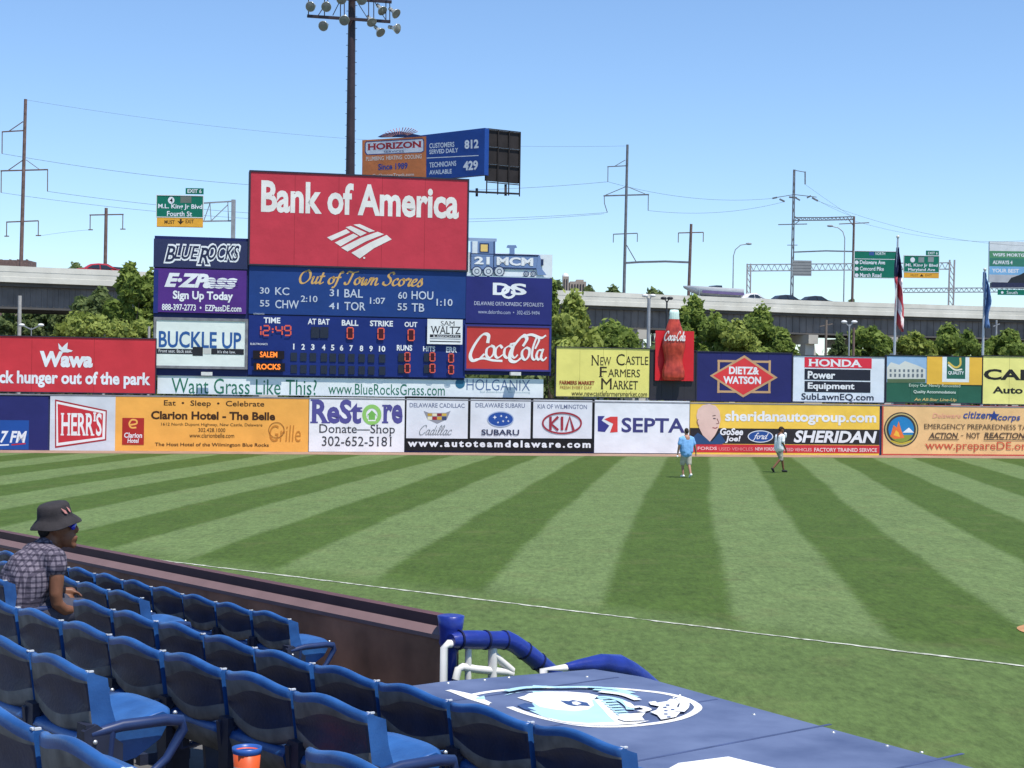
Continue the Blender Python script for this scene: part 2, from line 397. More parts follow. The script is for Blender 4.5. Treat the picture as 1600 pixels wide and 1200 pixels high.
# stripe direction and phase from the photo: the edge at (1137,905), stripes running to (1090,603)
q = at_z(1134, 905, 0); STR_SLOPE = un(1106, 603)[0]; STR_PHASE = q.x - STR_SLOPE * q.y - .0006 * max(0, 46 - q.y) ** 2; STR_W = 1.93
GRASS = grass_material()
m = MB(); m.add([(-3000, -600, 0), (3000, -600, 0), (3000, 5000, 0), (-3000, 5000, 0)], [(0, 1, 2, 3)])
struct('ground', m, mat('ground_beyond', (.16, .15, .12), .9, .25, .05))
m = MB()                                     # the lawn: from the stands to the warning track
e = .0
a, b = WL + WN * 2.6 - WU * 60, WR + WN * 2.6 + WU * 50
m.add([(a.x, a.y, .004), (b.x, b.y, .004), (90, 2, .004), (20, -6, .004), (-60, 20, .004)][::-1], [(0, 1, 2, 3, 4)])
struct('outfield_grass', m, GRASS)
m = MB()                                     # warning track of brown dirt along the wall
c, d = WR + WU * 50, WL - WU * 60
a2, b2 = a, b
NS = 60; P = []
for i in range(NS + 1):
    q0 = a2.lerp(b2, i / NS) + WN * RNG.normal(0, .06); q1 = d.lerp(c, i / NS) - WN * .3
    P.append([(q0.x, q0.y, .009), (q1.x, q1.y, .009)])
m.grid(P, smooth=False)
struct('warning_track', m, mat('track_dirt', (.30, .19, .135), .95, .2, 1.2))
# foul line: chalk with ragged edges
m = MB(); P = []
n = 420; tot = (FL0 - FL1).length
for i in range(n + 1):
    q0 = FL1 - FU * 9 + FU * (tot + 48) * i / n
    w1, w2 = .038 + RNG.normal(0, .014), .038 + RNG.normal(0, .014)
    P.append([q0 + FN * w1 + Vector((0, 0, .012)), q0 - FN * w2 + Vector((0, 0, .012))])
m.grid(P, smooth=False)
chalk = mat('chalk_line', (.20, .24, .13), .95, .4, 7, col2=(.66, .67, .58), detail=8)
struct('foul_line', m, chalk)
# the edge of the infield dirt at the right
q = at_z(1632, 990, 0); m = MB(); pts = []
for k in range(40):
    a_ = 2 * math.pi * k / 40; r_ = 1.0 + .05 * math.sin(5 * a_)
    pts.append((q.x + .35 + 1.0 * r_ * math.cos(a_) * .62, q.y + r_ * math.sin(a_) * 1.0, .013))
m.add(pts, [tuple(range(40))]); struct('infield_dirt', m, mat('infield_dirt', (.42, .22, .10), .95, .2, 4, bump=.02, bscale=12))

# ---------------------------------------------------------------- outfield wall and its banners
WNAVY = mat('wall_navy', (.028, .035, .12), .7, .15, .8)
zt = 2.43
wt = thing('outfield_wall', (WL + WR) / 2, 'low navy outfield wall running behind the row of lower advertising banners', 'wall')
m = MB(); cc = (WL + WR) / 2 - WN * .2; LEN = (WR - WL).length + 60
m.obox(cc + Vector((0, 0, zt / 2)), [WU, -WN, Vector((0, 0, 1))], (LEN, .3, zt)); m.build('wall_face', WNAVY, wt)
m = MB(); m.obox(cc + Vector((0, 0, zt + .035)), [WU, -WN, Vector((0, 0, 1))], (LEN, .42, .06)); m.build('coping', mat('coping_grey', (.22, .22, .25), .6, .2, 2), wt)
LP = WL + WN * .0                            # plane of the lower banners
BK, WH = (22, 20, 24), (236, 238, 242)
NAVY, ROY = (40, 42, 105), (35, 65, 150)
def low(*a, **k):
    x0, y0, x1, y1 = a[3]; a = a[:3] + ((x0, y0, x1, y1 + 5),) + a[4:]
    return Board(*a[:3], LP, WU, *a[3:], thick=.045, zbase=0, group='banners along the lower outfield wall', **k)
b = low('advertising_banner', 'navy wall section with a royal blue radio frequency panel at its foot', 'banner', (-120, 619, 75, 703), NAVY)
b.rect_(-120, 656, 45, 702, (32, 80, 160)); b.text('101.7 FM', -32, 42, 673, 692, WH, .03, .25); b.line([(-40, 697), (14, 695)], 2, WH); b.line([(18, 695), (40, 693)], 2, (190, 40, 60)); b.done()
b = low('advertising_banner', 'white banner with a red tapering badge lettered with a snack name', 'banner', (78, 619, 180, 704), (214, 218, 226))
b.poly([(86, 624), (167, 641), (166, 688), (86, 700)], (170, 40, 50)); b.poly([(88, 627), (165, 643), (164, 686), (88, 697)], (240, 240, 240)); b.poly([(90, 631), (161, 646), (160, 683), (91, 692)], (204, 52, 62))
b.text("HERR'S", 95, 159, 644, 681, (240, 240, 240), .02, 0, .05); b.done()
b = low('advertising_banner', 'long orange hotel banner with brown lettering and a small dark red logo', 'banner', (180, 620, 482, 701), (248, 178, 84))
BR = (70, 42, 22)
b.text('Eat  •  Sleep  •  Celebrate', 256, 413, 626, 637, BR, .01); b.text('Clarion Hotel - The Belle', 236, 430, 643, 656, BR, .035)
b.text('1612 North Dupont Highway, New Castle, Delaware', 252, 410, 661, 667, BR, .0); b.text('302.428.1000', 310, 352, 669, 675, BR, 0); b.text('www.clarionbelle.com', 296, 366, 677, 684, BR, 0)
b.text('The Host Hotel of the Wilmington Blue Rocks', 242, 420, 692, 699, BR, .01)
b.rect_(191, 653, 225, 695, (176, 44, 40)); b.line([(203, 664), (213, 662), (213, 657), (206, 656), (202, 662), (205, 668), (213, 668)], 2.6, (245, 180, 90)); b.text('Clarion', 194, 222, 676, 684, WH, .02, .1, .03); b.text('Hotel', 199, 217, 685, 692, WH, .02, .1, .03)
b.text('Grille', 421, 470, 664, 690, (200, 130, 50), -.005, .1); b.ring(432, 672, 12, 12, 1, (150, 95, 40)); b.done()
b = low('advertising_banner', 'white charity shop banner with big purple lettering and a green house for the letter o', 'banner', (483, 621, 632, 701), (240, 240, 244))
PU = (86, 82, 150)
b.text('ReSt', 485, 566, 624, 662, PU, .035, 0, .06); b.text('re', 597, 629, 632, 662, PU, .035, 0, .06)
b.ring(581, 648, 12, 13, 6, (150, 205, 110)); b.poly([(572, 650), (581, 640), (590, 650), (587, 650), (587, 658), (575, 658), (575, 650)], (240, 240, 240)); b.poly([(573, 649), (581, 641), (589, 649), (586, 649), (586, 656), (576, 656), (576, 649)], (120, 185, 90))
b.text('Donate—Shop', 499, 617, 663, 681, (60, 60, 66), .0, 0, .04); b.text('302-652-5181', 503, 612, 682, 697, (60, 60, 66), .0, 0, .03); b.done()
b = low('advertising_banner', 'black framed car dealer banner of three white panels each with its own badge', 'banner', (632, 621, 928, 700), BK)
for x0, x1 in ((635, 731), (735, 829), (833, 925)): b.rect_(x0, 623 + (x0 - 635) * .01, x1, 685, (228, 230, 238), 'badge_panel')
b.text('www.autoteamdelaware.com', 637, 923, 688, 699, WH, .04, 0, 0, space=1.35)
GY = (110, 118, 150)
b.text('DELAWARE CADILLAC', 640, 726, 630, 637, GY, .01); b.text('DELAWARE SUBARU', 743, 820, 630, 637, GY, .01); b.text('KIA OF WILMINGTON', 840, 917, 632, 639, GY, .01)
b.poly([(662, 642), (668, 655), (683, 662), (698, 655), (704, 642), (696, 645), (670, 645)], (150, 150, 160))
for i, c in enumerate([(200, 160, 60), (230, 220, 190), (140, 40, 50), (215, 180, 80)]):
    b.rect_(668 + i * 7.5, 646, 675 + i * 7.5, 650, c); b.rect_(668 + i * 7.5, 651, 675 + i * 7.5, 656, [(230, 225, 200), (160, 40, 50), (205, 165, 70), (60, 70, 110)][i])
b.scr('Cadillac', 655, 706, 664, 680, (130, 135, 140), .07, .3, .3)
b.ell(782, 655, 20, 11.5, (40, 80, 160)); b.ring(782, 655, 20, 11.5, 1.6, (170, 185, 215))
for x, y, r in ((773, 652, 3.4), (783, 650, 2.2), (791, 652, 2.2), (786, 658, 2.2), (794, 658, 2), (778, 660, 2)):
    b.poly([(x - r, y), (x - r * .25, y - r * .25), (x, y - r), (x + r * .25, y - r * .25), (x + r, y), (x + r * .25, y + r * .25), (x, y + r), (x - r * .25, y + r * .25)], WH)
b.text('SUBARU', 752, 811, 671, 680, (60, 62, 90), .02)
b.ring(878, 661, 30, 16, 2.6, (165, 50, 65))
for st in ([(860, 651), (860, 672)], [(872, 651), (861, 662), (872, 672)], [(878, 651), (878, 672)], [(884, 672), (890, 651), (896, 672)]): b.line(st, 3.8, (165, 50, 65), 'lettering', sub=1)
b.done()
b = low('advertising_banner', 'white transit banner with a red and blue badge and navy capitals', 'banner', (929, 626, 1077, 703), (238, 240, 246))
b.poly([(934, 650), (945, 650), (940, 657), (952, 665), (945, 675), (934, 674)], (60, 60, 140)); b.poly([(965, 651), (954, 651), (944, 655), (958, 662), (953, 676), (965, 675)], (220, 66, 66))
b.text('SEPTA', 971, 1070, 653, 676, (66, 66, 124), .022); b.done()
b = low('advertising_banner', 'yellow and black car dealer banner with a drawn bald head', 'banner', (1078, 630, 1374, 708), (248, 205, 84))
b.rect_(1078, 670, 1374, 694, (45, 42, 46)); b.rect_(1078, 695, 1374, 707.5, (205, 52, 62))
b.text('sheridanautogroup.com', 1133, 1369, 643, 664, WH, .03); b.text('GoSee', 1125, 1161, 669, 680, WH, .03, .15); b.text('Joe!', 1133, 1157, 681, 692, WH, .03, .15)
b.text('FORDS', 1090, 1120, 698, 703, (245, 200, 200), .02); b.text('USED VEHICLES', 1123, 1176, 699, 704, (235, 150, 150), .0); b.text('NEW FORDS', 1180, 1210, 699, 704, (245, 210, 210), .02); b.text('USED VEHICLES', 1225, 1268, 700, 705, (245, 200, 200), .0); b.text('FACTORY TRAINED SERVICE', 1272, 1370, 700, 706, (245, 215, 215), .02)
SK = (232, 198, 186)
b.poly([(1078, 688), (1090, 676), (1112, 690), (1124, 676), (1134, 690), (1128, 694), (1078, 694)], (45, 80, 125))
b.poly([(1088, 650), (1090, 640), (1098, 633), (1108, 631), (1118, 634), (1124, 642), (1126, 655), (1123, 668), (1117, 680), (1109, 690), (1098, 680), (1092, 668)], SK)
b.line([(1091, 655), (1089, 659), (1092, 666)], 1.2, (150, 110, 100)); b.line([(1113, 650), (1118, 649)], 1.4, (110, 80, 75)); b.line([(1114, 654), (1118, 654)], 1.6, (70, 60, 70)); b.line([(1120, 654), (1123, 661), (1119, 662)], 1.2, (150, 105, 95)); b.line([(1113, 668), (1118, 669), (1121, 667)], 1.4, (160, 80, 80))
b.ell(1188, 682, 20, 9.5, (225, 232, 240)); b.ell(1188, 682, 18.5, 8.2, (40, 80, 150)); b.scr('rord'.replace('r', 'f', 1), 1175, 1201, 676, 689, WH, .12, .3, .3)
b.text('SHERIDAN', 1240, 1370, 673, 692, WH, .035, .2); b.done()
b = low('advertising_banner', 'pale orange emergency preparedness banner with a round city seal', 'banner', (1378, 635, 1700, 711), (240, 196, 138))
b.frame_line(1378, 634, 1700, 712, 2, (205, 80, 70))
b.ell(1408, 671, 27, 27, (62, 60, 60)); b.ring(1408, 671, 24, 24, 2, (200, 180, 120)); b.ell(1408, 671, 20, 20, (40, 130, 190)); b.ell(1408, 671, 20, 20, (140, 150, 60), 'emblem', 205, 335, 16)
b.poly([(1391, 682), (1396, 664), (1401, 668), (1404, 658), (1408, 672), (1413, 684), (1398, 686)], (235, 120, 60)); b.poly([(1396, 680), (1400, 672), (1404, 676), (1406, 683)], (245, 190, 70)); b.poly([(1410, 676), (1420, 668), (1428, 676)], (230, 235, 240)); b.line([(1392, 689), (1408, 693), (1424, 689)], 2.5, (200, 180, 60))
b.text('Delaware', 1457, 1501, 646, 653, (240, 170, 150), .0, .2); b.text('citizen', 1505, 1548, 643, 654, (60, 80, 150), .015, .2); b.text('corps', 1559, 1594, 650, 660, (60, 80, 150), .015, .2)
b.poly([(1553 + (9 if k % 2 == 0 else 4) * math.sin(math.pi * k / 5), 650 - (9 if k % 2 == 0 else 4) * math.cos(math.pi * k / 5)) for k in range(10)], (50, 70, 140))
DB = (88, 70, 58)
b.text('EMERGENCY PREPAREDNESS TAKES', 1444, 1622, 663, 671, DB, .0, 0, .03); b.text('ACTION', 1451, 1497, 676, 685, DB, .02, .2, .03); b.text('-', 1501, 1505, 680, 681, DB); b.text('NOT', 1510, 1531, 676, 685, DB, .01, 0, .03); b.text('REACTION', 1537, 1602, 676, 685, DB, .02, .2, .03)
b.line([(1450, 686.5), (1498, 686.7)], 1.2, DB); b.line([(1537, 687), (1602, 687.5)], 1.2, DB); b.text('www.prepareDE.org', 1445, 1612, 690, 706, (205, 90, 66), .0, 0, .04); b.done()

# ---------------------------------------------------------------- upper boards behind the wall
UP = WL - WN * .55; SCB = WL - WN * .75
DKF = mat('board_frame_dark', (.03, .03, .05), .6, .2, 2)
def up(*a, **k):
    k.setdefault('frame', DKF); k.setdefault('fw', .04); k.setdefault('joints', 3)
    return Board(*a[:3], UP, WU, *a[3:], thick=.14, zbase=0, posts=(.12, .5, .88), group='boards standing above the outfield wall', **k)
b = up('billboard', 'long red board with white lettering and a flying goose, left of the scoreboard', 'billboard', (-150, 526, 243, 612), (208, 56, 66))
b.text('Wawa', 62, 145, 549, 574, WH, .05, .05); b.text('knock hunger out of the park', -36, 235, 580, 606, WH, .035)
b.poly([(91, 536), (97, 543), (102, 538), (106, 535), (105, 545), (114, 548), (106, 551), (98, 550), (92, 545)], WH); b.line([(98, 550), (112, 549)], 1.5, WH); b.done()
# yellow farmers market board
b = up('billboard', 'yellow farmers market board with dark brown lettering', 'billboard', (869, 544, 1015, 620), (238, 228, 128))
BRN = (58, 44, 30)
for t, x0, x1, y0, y1 in (('N', 924, 936, 555, 571), ('EW', 938, 955, 558, 571), ('C', 963, 976, 553, 571), ('ASTLE', 977, 1013, 557, 570), ('F', 936, 948, 573, 589), ('ARMERS', 950, 1000, 577, 589), ('M', 939, 956, 591, 608), ('ARKET', 957, 997, 595, 608)): b.text(t, x0, x1, y0, y1, BRN, .0, 0, .015 if 'M' in t else .04)
b.text('www.newcastlefarmersmarket.com', 893, 1011, 611, 619, BRN, .0); b.text('FARMERS MARKET', 874, 929, 595, 601, (150, 60, 40), .03, 0, .04); b.text('FRESH EVERY DAY', 875, 925, 603, 608, (170, 110, 60), 0)
b.done()
# drink board with the big bottle
b = up('billboard', 'black board carrying a red square and a giant cola bottle', 'billboard', (1016, 548, 1087, 624), (52, 50, 56))
b.done()
root = b.root
b2 = Board('red_square', '', '', UP + WN * .1, WU, (1024, 517, 1084, 595), (216, 40, 50), thick=.08, parent=root)
b2.done()
c0 = at_plane(1052, 594, UP + WN * .3, WN); hgt = at_plane(1053, 484, UP + WN * .3, WN).z - c0.z; wpx = (at_plane(1071, 560, UP, WN) - at_plane(1035, 560, UP, WN)).length / 2
prof = [(0, 0), (.88, .0), (.95, .05), (.95, .13), (.82, .20), (.74, .28), (.86, .40), (.98, .48), (.96, .57), (.80, .68), (.58, .78), (.43, .86), (.37, .90)]
cap = [(.42, .90), (.44, .93), (.42, .965), (.32, 1.0), (0, 1.0)]
sc_ = .5
def flat(mb, pr, m_):
    P = []
    for r_, h_ in pr:
        P.append([c0 + WU * (r_ * (1 + (.03 * math.cos(2 * math.pi * k / 4) if h_ < .5 or h_ > .7 else 0)) * wpx * math.cos(2 * math.pi * k / 56)) + WN * (r_ * (1 + (.03 * math.cos(2 * math.pi * k / 4) if h_ < .5 or h_ > .7 else 0)) * wpx * sc_ * math.sin(2 * math.pi * k / 56)) + Vector((0, 0, h_ * hgt)) for k in range(56)])
    mb.grid(P, closed=True)
m = MB(); flat(m, prof, 0); o = m.build('bottle', mat('cola_bottle', (.36, .035, .022), .35, .3, 3.5, spec=.4, col2=(.58, .07, .04)), root)
m = MB(); flat(m, [(.40, .855), (.44, .875), (.40, .93), (.42, .955), (.34, 1.0), (0, 1.004)], 0); m.build('bottle_cap', mat('pale_green_cap', (.64, .80, .74), .4, .1, 4), root)
Vs, Fs = script('Coca-Cola', .17, .25, .5)
xs = [v[0] for v in Vs]; m = MB(); mx_, mn_ = max(xs), min(xs)
vv = []
for v in Vs:
    t_ = ((v[0] - mn_) / (mx_ - mn_) - .5) * 1.9; th_ = math.asin(max(-.97, min(.97, t_ * .97)))
    vv.append(c0 + WU * (math.sin(th_) * wpx * 1.0) + WN * (math.cos(th_) * wpx * sc_ * 1.0 + .03) + Vector((0, 0, (.56 + .13 * v[1]) * hgt)))
m.add(vv, Fs); m.build('lettering', vinyl((240, 240, 240)), root)
# deli board
b = up('billboard', 'navy deli board with a red diamond edged in tan', 'billboard', (1089, 551, 1237, 627), (40, 42, 104))
TAN = (200, 160, 120)
b.frame_line(1121, 563, 1204, 614, 3.4, TAN)
b.poly([(1109, 587), (1163, 555), (1215, 590), (1161, 621)], TAN); b.poly([(1114, 587), (1163, 559), (1209, 590), (1161, 617)], (222, 62, 66))
b.text('DIETZ&', 1139, 1186, 573, 585, WH, .04); b.text('WATSON', 1130, 1189, 588, 600, WH, .04); b.done()
b = up('billboard', 'white power equipment board with a red bar and two black bars', 'billboard', (1239, 557, 1382, 628), (226, 234, 244))
b.rect_(1257, 559, 1362, 575, (222, 50, 70)); b.rect_(1257, 577, 1360, 594, (38, 40, 54)); b.rect_(1257, 596, 1360, 613, (38, 40, 54))
b.text('HONDA', 1263, 1347, 561.5, 573, WH, .03, 0, .05); b.text('Power', 1262, 1305, 580, 592, WH, .03); b.text('Equipment', 1262, 1335, 598, 611, WH, .03); b.text('SubLawnEQ.com', 1252, 1365, 615, 627, (40, 44, 66), .015); b.done()
b = up('billboard', 'green and gold hotel board with a picture of a white building', 'billboard', (1385, 557, 1534, 629), (44, 98, 78))
b.rect_(1385, 557, 1448, 598, (150, 185, 220)); b.poly([(1386, 574), (1392, 566), (1405, 570), (1414, 564), (1436, 572), (1446, 577), (1446, 592), (1386, 592)], (214, 216, 210)); b.poly([(1386, 592), (1446, 592), (1446, 598), (1386, 598)], (90, 110, 80))
for x in range(1390, 1444, 7): b.rect_(x, 577, x + 3, 581, (110, 120, 130)); b.rect_(x, 584, x + 3, 589, (110, 120, 130))
b.rect_(1448, 557, 1534, 601, (236, 186, 70)); b.rect_(1472, 557, 1514, 597, (232, 238, 240)); b.rect_(1479, 557, 1508, 592, (44, 104, 88)); b.line([(1500, 559), (1500, 570), (1492, 574), (1481, 566)], 3, (220, 190, 90)); b.line([(1481, 570), (1492, 578), (1503, 577)], 2.4, (235, 235, 220)); b.text('QUALITY', 1481, 1506, 580, 586, WH, .02, 0, .03)
b.text('Enjoy Our Newly Renovated', 1420, 1500, 600, 606, (215, 230, 215), .0); b.text('Quality Accommodations', 1427, 1493, 610, 616, (225, 235, 225), .01); b.text('An All-Star Line-Up', 1428, 1494, 622, 628, (220, 190, 120), .01, .2); b.done()
b = up('billboard', 'pale yellow auto board with large black capitals cut by the photo edge', 'billboard', (1535.5, 558, 1700, 632), (240, 232, 140))
b.text('CAR', 1537, 1620, 577, 594, (40, 38, 36), .035); b.text('Auto', 1551, 1598, 604, 615, (40, 38, 36), .03); b.done()

# ---------------------------------------------------------------- scoreboard: every panel is bolted to one structure
sb = thing('scoreboard', at_plane(550, 600, SCB, WN) * 1.0, 'tall navy scoreboard with its bank sign and side advertising panels', 'scoreboard'); sb.location.z = 0
SBN = (34, 50, 118)
def spanel(px, col, off=0., thick=.3, **k): return Board('', '', '', SCB + WN * off, WU, px, col, thick=thick, parent=sb, **k)
b = spanel((240, 376, 727, 590), (26, 34, 90), -.02, .8); b = spanel((727.5, 434, 862, 586), (26, 34, 90), -.02, .8)     # steel boxes behind
b = spanel((391, 275, 730, 417), (200, 58, 74), .12, .9, frame=DKF, fw=.07, joints=4)
b.text('Bank of America', 408, 717, 287, 337, (236, 232, 228), .032)
CRM = (236, 230, 226)
# flag made of field strips
b.poly([(511, 371), (541, 358), (547, 363), (518, 376)], CRM); b.poly([(523, 379), (552, 365), (560, 369), (532, 385)], CRM)
b.poly([(540, 355), (548, 353), (573, 364), (563, 369)], CRM); b.poly([(552, 351), (562, 350), (586, 361), (577, 363)], CRM)
b.poly([(533, 387), (565, 371), (590, 362), (600, 366), (572, 377), (543, 393)], CRM); b.poly([(549, 395), (578, 379), (604, 367), (612, 374), (584, 388), (562, 404)], CRM)
b.ell(569, 403, 1.6, 1.6, CRM); b.done()
b = spanel((389, 418, 729, 494), (28, 62, 128), .06, .4)
b.scr('Out of Town Scores', 467, 661, 423, 452, (214, 170, 100), .15, .25, .55)
b.scr('Out of Town Scores', 469, 663, 424.5, 453.5, (60, 45, 30), .15, .25, .55, 'lettering') if False else None
LG = (196, 204, 220)
for t, x0, x1, y0, y1 in (('30', 406, 421, 449, 459), ('KC', 430, 452, 449, 461), ('55', 406, 421, 469, 479), ('CHW', 430, 467, 469, 482), ('2:10', 470, 496, 462, 472), ('31', 515, 529, 452, 463), ('BAL', 538, 567, 452, 465), ('41', 514, 529, 473, 483), ('TOR', 538, 571, 472, 485), ('1:07', 578, 602, 465, 475), ('60', 622, 636, 456, 467), ('HOU', 643, 677, 455, 468), ('55', 621, 636, 474, 485), ('TB', 643, 663, 474, 487), ('1:10', 682, 707, 467, 478)): b.text(t, x0, x1, y0, y1, LG, .012)
b.done()
b = spanel((388, 496, 727, 588), (22, 44, 118), .05, .4)
for t, x0, x1, y0, y1 in (('TIME', 412, 438, 496, 505), ('AT BAT', 481, 515, 498, 507), ('BALL', 534, 560, 500, 509), ('STRIKE', 578, 614, 501, 510), ('OUT', 632, 652, 503, 511), ('RUNS', 620, 644, 539, 548), ('HITS', 661, 680, 541, 549), ('ERR', 697, 714, 542, 551)): b.text(t, x0, x1, y0, y1, WH, .03)
for i, x in enumerate((459, 474, 489, 506, 520, 534, 549, 565, 580)): b.text(str(i + 1), x - (1 if i == 0 else 3), x + (1 if i == 0 else 2.4), 537 + i * .4, 546 + i * .4, WH, .03)
b.text('10', 592, 602, 540.5, 549.5, WH, .03); b.text('ELECTRONICS', 391, 418, 536, 539, WH, .01); b.text('SCOREBOARDS', 396, 413, 489, 491.5, LG, 0)
SLOT = (36, 44, 62)
for i, x in enumerate((459, 474, 489, 506, 520, 534, 549, 565, 580, 597)):
    for y in (551, 570): b.rect_(x - 5, y + i * .3, x + 5, y + 13 + i * .3, SLOT, 'digit_slot')
for x0, x1, y in ((486, 499, 511), (500, 513, 511)): b.rect_(x0, y, x1, y + 17, SLOT, 'digit_slot')
for x in (627, 667): b.rect_(x - 5, 552, x + 5, 565, SLOT, 'digit_slot'); b.rect_(x - 5, 570, x + 5, 583, SLOT, 'digit_slot')
RED = mat('digit_red', (.35, .06, .04), .5, .1, 5, emit=(1, .16, .08), estr=.28); AMB = mat('matrix_amber', (.5, .12, .02), .5, .1, 5, emit=(1, .25, .03), estr=.8)
DRD = (70, 18, 28)
b.seg('12:49', 396, 456, 509, 524, RED, 2.2)
for x, y in ((547, 512), (595, 513), (642, 515)): b.rect_(x - 4, y + 1, x + 4, y + 16, DRD, 'digit_slot'); b.seg('0', x - 6.5, x + 6.5, y, y + 17, RED, 1.8)
for x, y in ((636, 551), (675, 551), (704, 553)):
    for d in (0, 18): b.rect_(x - 2.5, y + d + 1, x + 3, y + d + 12, DRD, 'digit_slot'); b.seg('0', x - 5, x + 5.5, y + d, y + d + 13, RED, 1.6)
b.rect_(395, 548, 444, 561, (26, 16, 26), 'matrix'); b.rect_(396, 567, 445, 580, (26, 16, 26), 'matrix')
b.text('SALEM', 406, 433, 549.5, 558.5, None, .02, m=AMB); b.text('ROCKS', 401, 438, 568.5, 577.5, None, .03, m=AMB)
b.rect_(667, 499, 722, 538, (236, 238, 240), 'small_sign'); INK = (40, 42, 50)
b.text('SAM', 688, 710, 502, 509, INK, 0, 0, .05); b.text('WALTZ', 672, 719, 510, 522, INK, .01, 0, .05); b.rect_(671, 523, 719, 527.5, INK); b.rect_(671, 533, 719, 534.5, INK); b.text('& ASSOCIATES', 676, 716, 524, 527, WH, .0); b.rect_(671, 529, 719, 530, (120, 120, 130)); b.done()
b = spanel((240, 375, 387, 419), (46, 52, 90), .1, .35)
for t, x0, x1, y0, y1 in (('B', 258, 274, 384, 409), ('LUE', 272, 311, 384, 405), ('R', 309, 327, 387, 413), ('OCKS', 324, 374, 383, 407)): b.text(t, x0 - 2.5, x1 + 2.5, y0 - 2.8, y1 + 2.8, WH, .085, .3, .08)
for t, x0, x1, y0, y1 in (('B', 258, 274, 384, 409), ('LUE', 272, 311, 384, 405), ('R', 309, 327, 387, 413), ('OCKS', 324, 374, 383, 407)): b.text(t, x0, x1, y0, y1, (38, 44, 76), .015, .3, .05)
b.done()
b = spanel((240, 421, 385, 489), (84, 44, 130), .08, .35)
b.rect_(240, 421, 247, 489, (34, 48, 120))
b.text('E·ZP', 257, 326, 427, 449, WH, .05, .3); b.text('ass', 317, 371, 434, 451, WH, .05, .3)
for i in range(4): b.line([(326 + i, 437 + i * 3.6), (372, 438.5 + i * 3.4)], .9, (84, 44, 130))
b.text('Sign Up Today', 270, 364, 455, 472, WH, .035); b.text('888-397-2773  •  EZPassDE.com', 253, 377, 476, 486, WH, .02); b.done()
b = spanel((244, 501, 383, 572), (232, 240, 234), .06, .3, frame=mat('worn_grey_frame', (.2, .2, .22), .7, .3, 3), fw=.12)
b.text('BUCKLE UP', 248, 377, 518, 544, (46, 92, 156), .02); b.rect_(245, 545, 302, 553, (40, 40, 46)); b.rect_(301, 542, 317, 556, (40, 40, 46)); b.rect_(330, 545, 381, 554, (40, 40, 46)); b.rect_(318, 544, 329, 553, (205, 205, 200))
b.text('Front seat. Back seat.', 248, 300, 546, 551, WH, .0); b.text("It's the law.", 340, 368, 547.5, 552, WH, 0); b.done()
b = spanel((728, 433, 862, 506), (40, 44, 116), .08, .35)
b.text('D', 770, 797, 442, 461, WH, .03, 0, .09); b.text('O', 783, 806, 447, 467, WH, .02); b.text('S', 798, 823, 443, 461, WH, .03, 0, .06)
b.text('DELAWARE ORTHOPAEDIC SPECIALISTS', 741, 849, 472, 478, (200, 204, 226), .0); b.text('www.delortho.com  •  302-655-9494', 747, 843, 485, 491, (180, 186, 215), 0); b.done()
b = spanel((729, 511, 858, 577), (198, 62, 58), .12, .35, frame=vinyl((62, 60, 130)), fw=.09)
def stroke(pts, w, c=.6): b.line(pts, w, (240, 238, 236), 'lettering', c, 145, sub=8)
# hand-drawn flowing letters
stroke([(762, 536), (763, 524), (754, 523), (742, 538), (735, 554), (738, 563), (748, 561), (757, 553)], 6)
stroke([(742, 562), (756, 560), (770, 563), (785, 564)], 4, .4)
for x in (764, 792): stroke([(x + 4, 540), (x - 3, 545), (x - 4, 555), (x + 1, 559), (x + 7, 553), (x + 8, 543), (x + 3, 540)], 4.6)
stroke([(785, 544), (781, 540), (775, 545), (774, 555), (778, 559), (786, 554)], 4.4); stroke([(803, 540), (800, 554), (804, 559), (809, 554)], 4); stroke([(797, 538), (806, 536)], 3.4, .2)
stroke([(817, 541), (823, 530), (818, 524), (807, 535), (798, 549), (797, 562), (806, 565), (818, 556)], 6); stroke([(814, 527), (830, 523), (845, 528), (853, 524)], 5, .5)
stroke([(822, 543), (816, 549), (816, 558), (821, 562), (826, 556), (827, 546), (822, 543)], 4.6); stroke([(836, 545), (842, 532), (839, 527), (833, 542), (831, 557), (835, 562), (840, 557)], 4)
stroke([(847, 547), (841, 548), (838, 557), (842, 562), (847, 555)], 4.4); stroke([(849, 545), (845, 558), (849, 563), (854, 558)], 4); b.done()
# train sign: cut-out locomotive on a white backing
b = spanel((728, 396, 863, 432), (228, 234, 240), .02, .2)
b.done()
b = Board('', '', '', SCB + WN * .06, WU, (736, 396, 786, 423), (116, 140, 184), thick=.08, parent=sb)
SB_, LN = (116, 140, 184), (40, 54, 92)
b.rect_(785.5, 398, 844, 421, SB_); b.poly([(735, 377), (774, 377), (774, 400), (735, 400)], SB_); b.rect_(729, 372, 776, 377, (150, 170, 205)); b.rect_(749, 380, 764, 395, LN); b.rect_(751, 382, 762, 393, (236, 200, 120)); b.rect_(738, 377, 746, 397, (222, 230, 238))
b.poly([(793, 383), (806, 383), (808, 387), (804, 388), (804, 397), (796, 397), (796, 388), (791, 387)], SB_); b.frame_line(735, 396, 772, 422, 1.2, LN); b.line([(772, 398), (842, 400)], 1.6, LN); b.line([(772, 418), (846, 420)], 1.6, LN); b.poly([(841, 398), (845, 404), (845, 418), (854, 430), (840, 430), (838, 420)], SB_); b.rect_(845, 405, 849, 415, LN); b.line([(772, 377), (772, 400)], 1.4, LN); b.line([(772, 397), (842, 399)], 1.2, LN)
b.text('21', 741, 765, 401, 413, WH, .04); b.text('MCM', 776, 833, 402, 415, WH, .04)
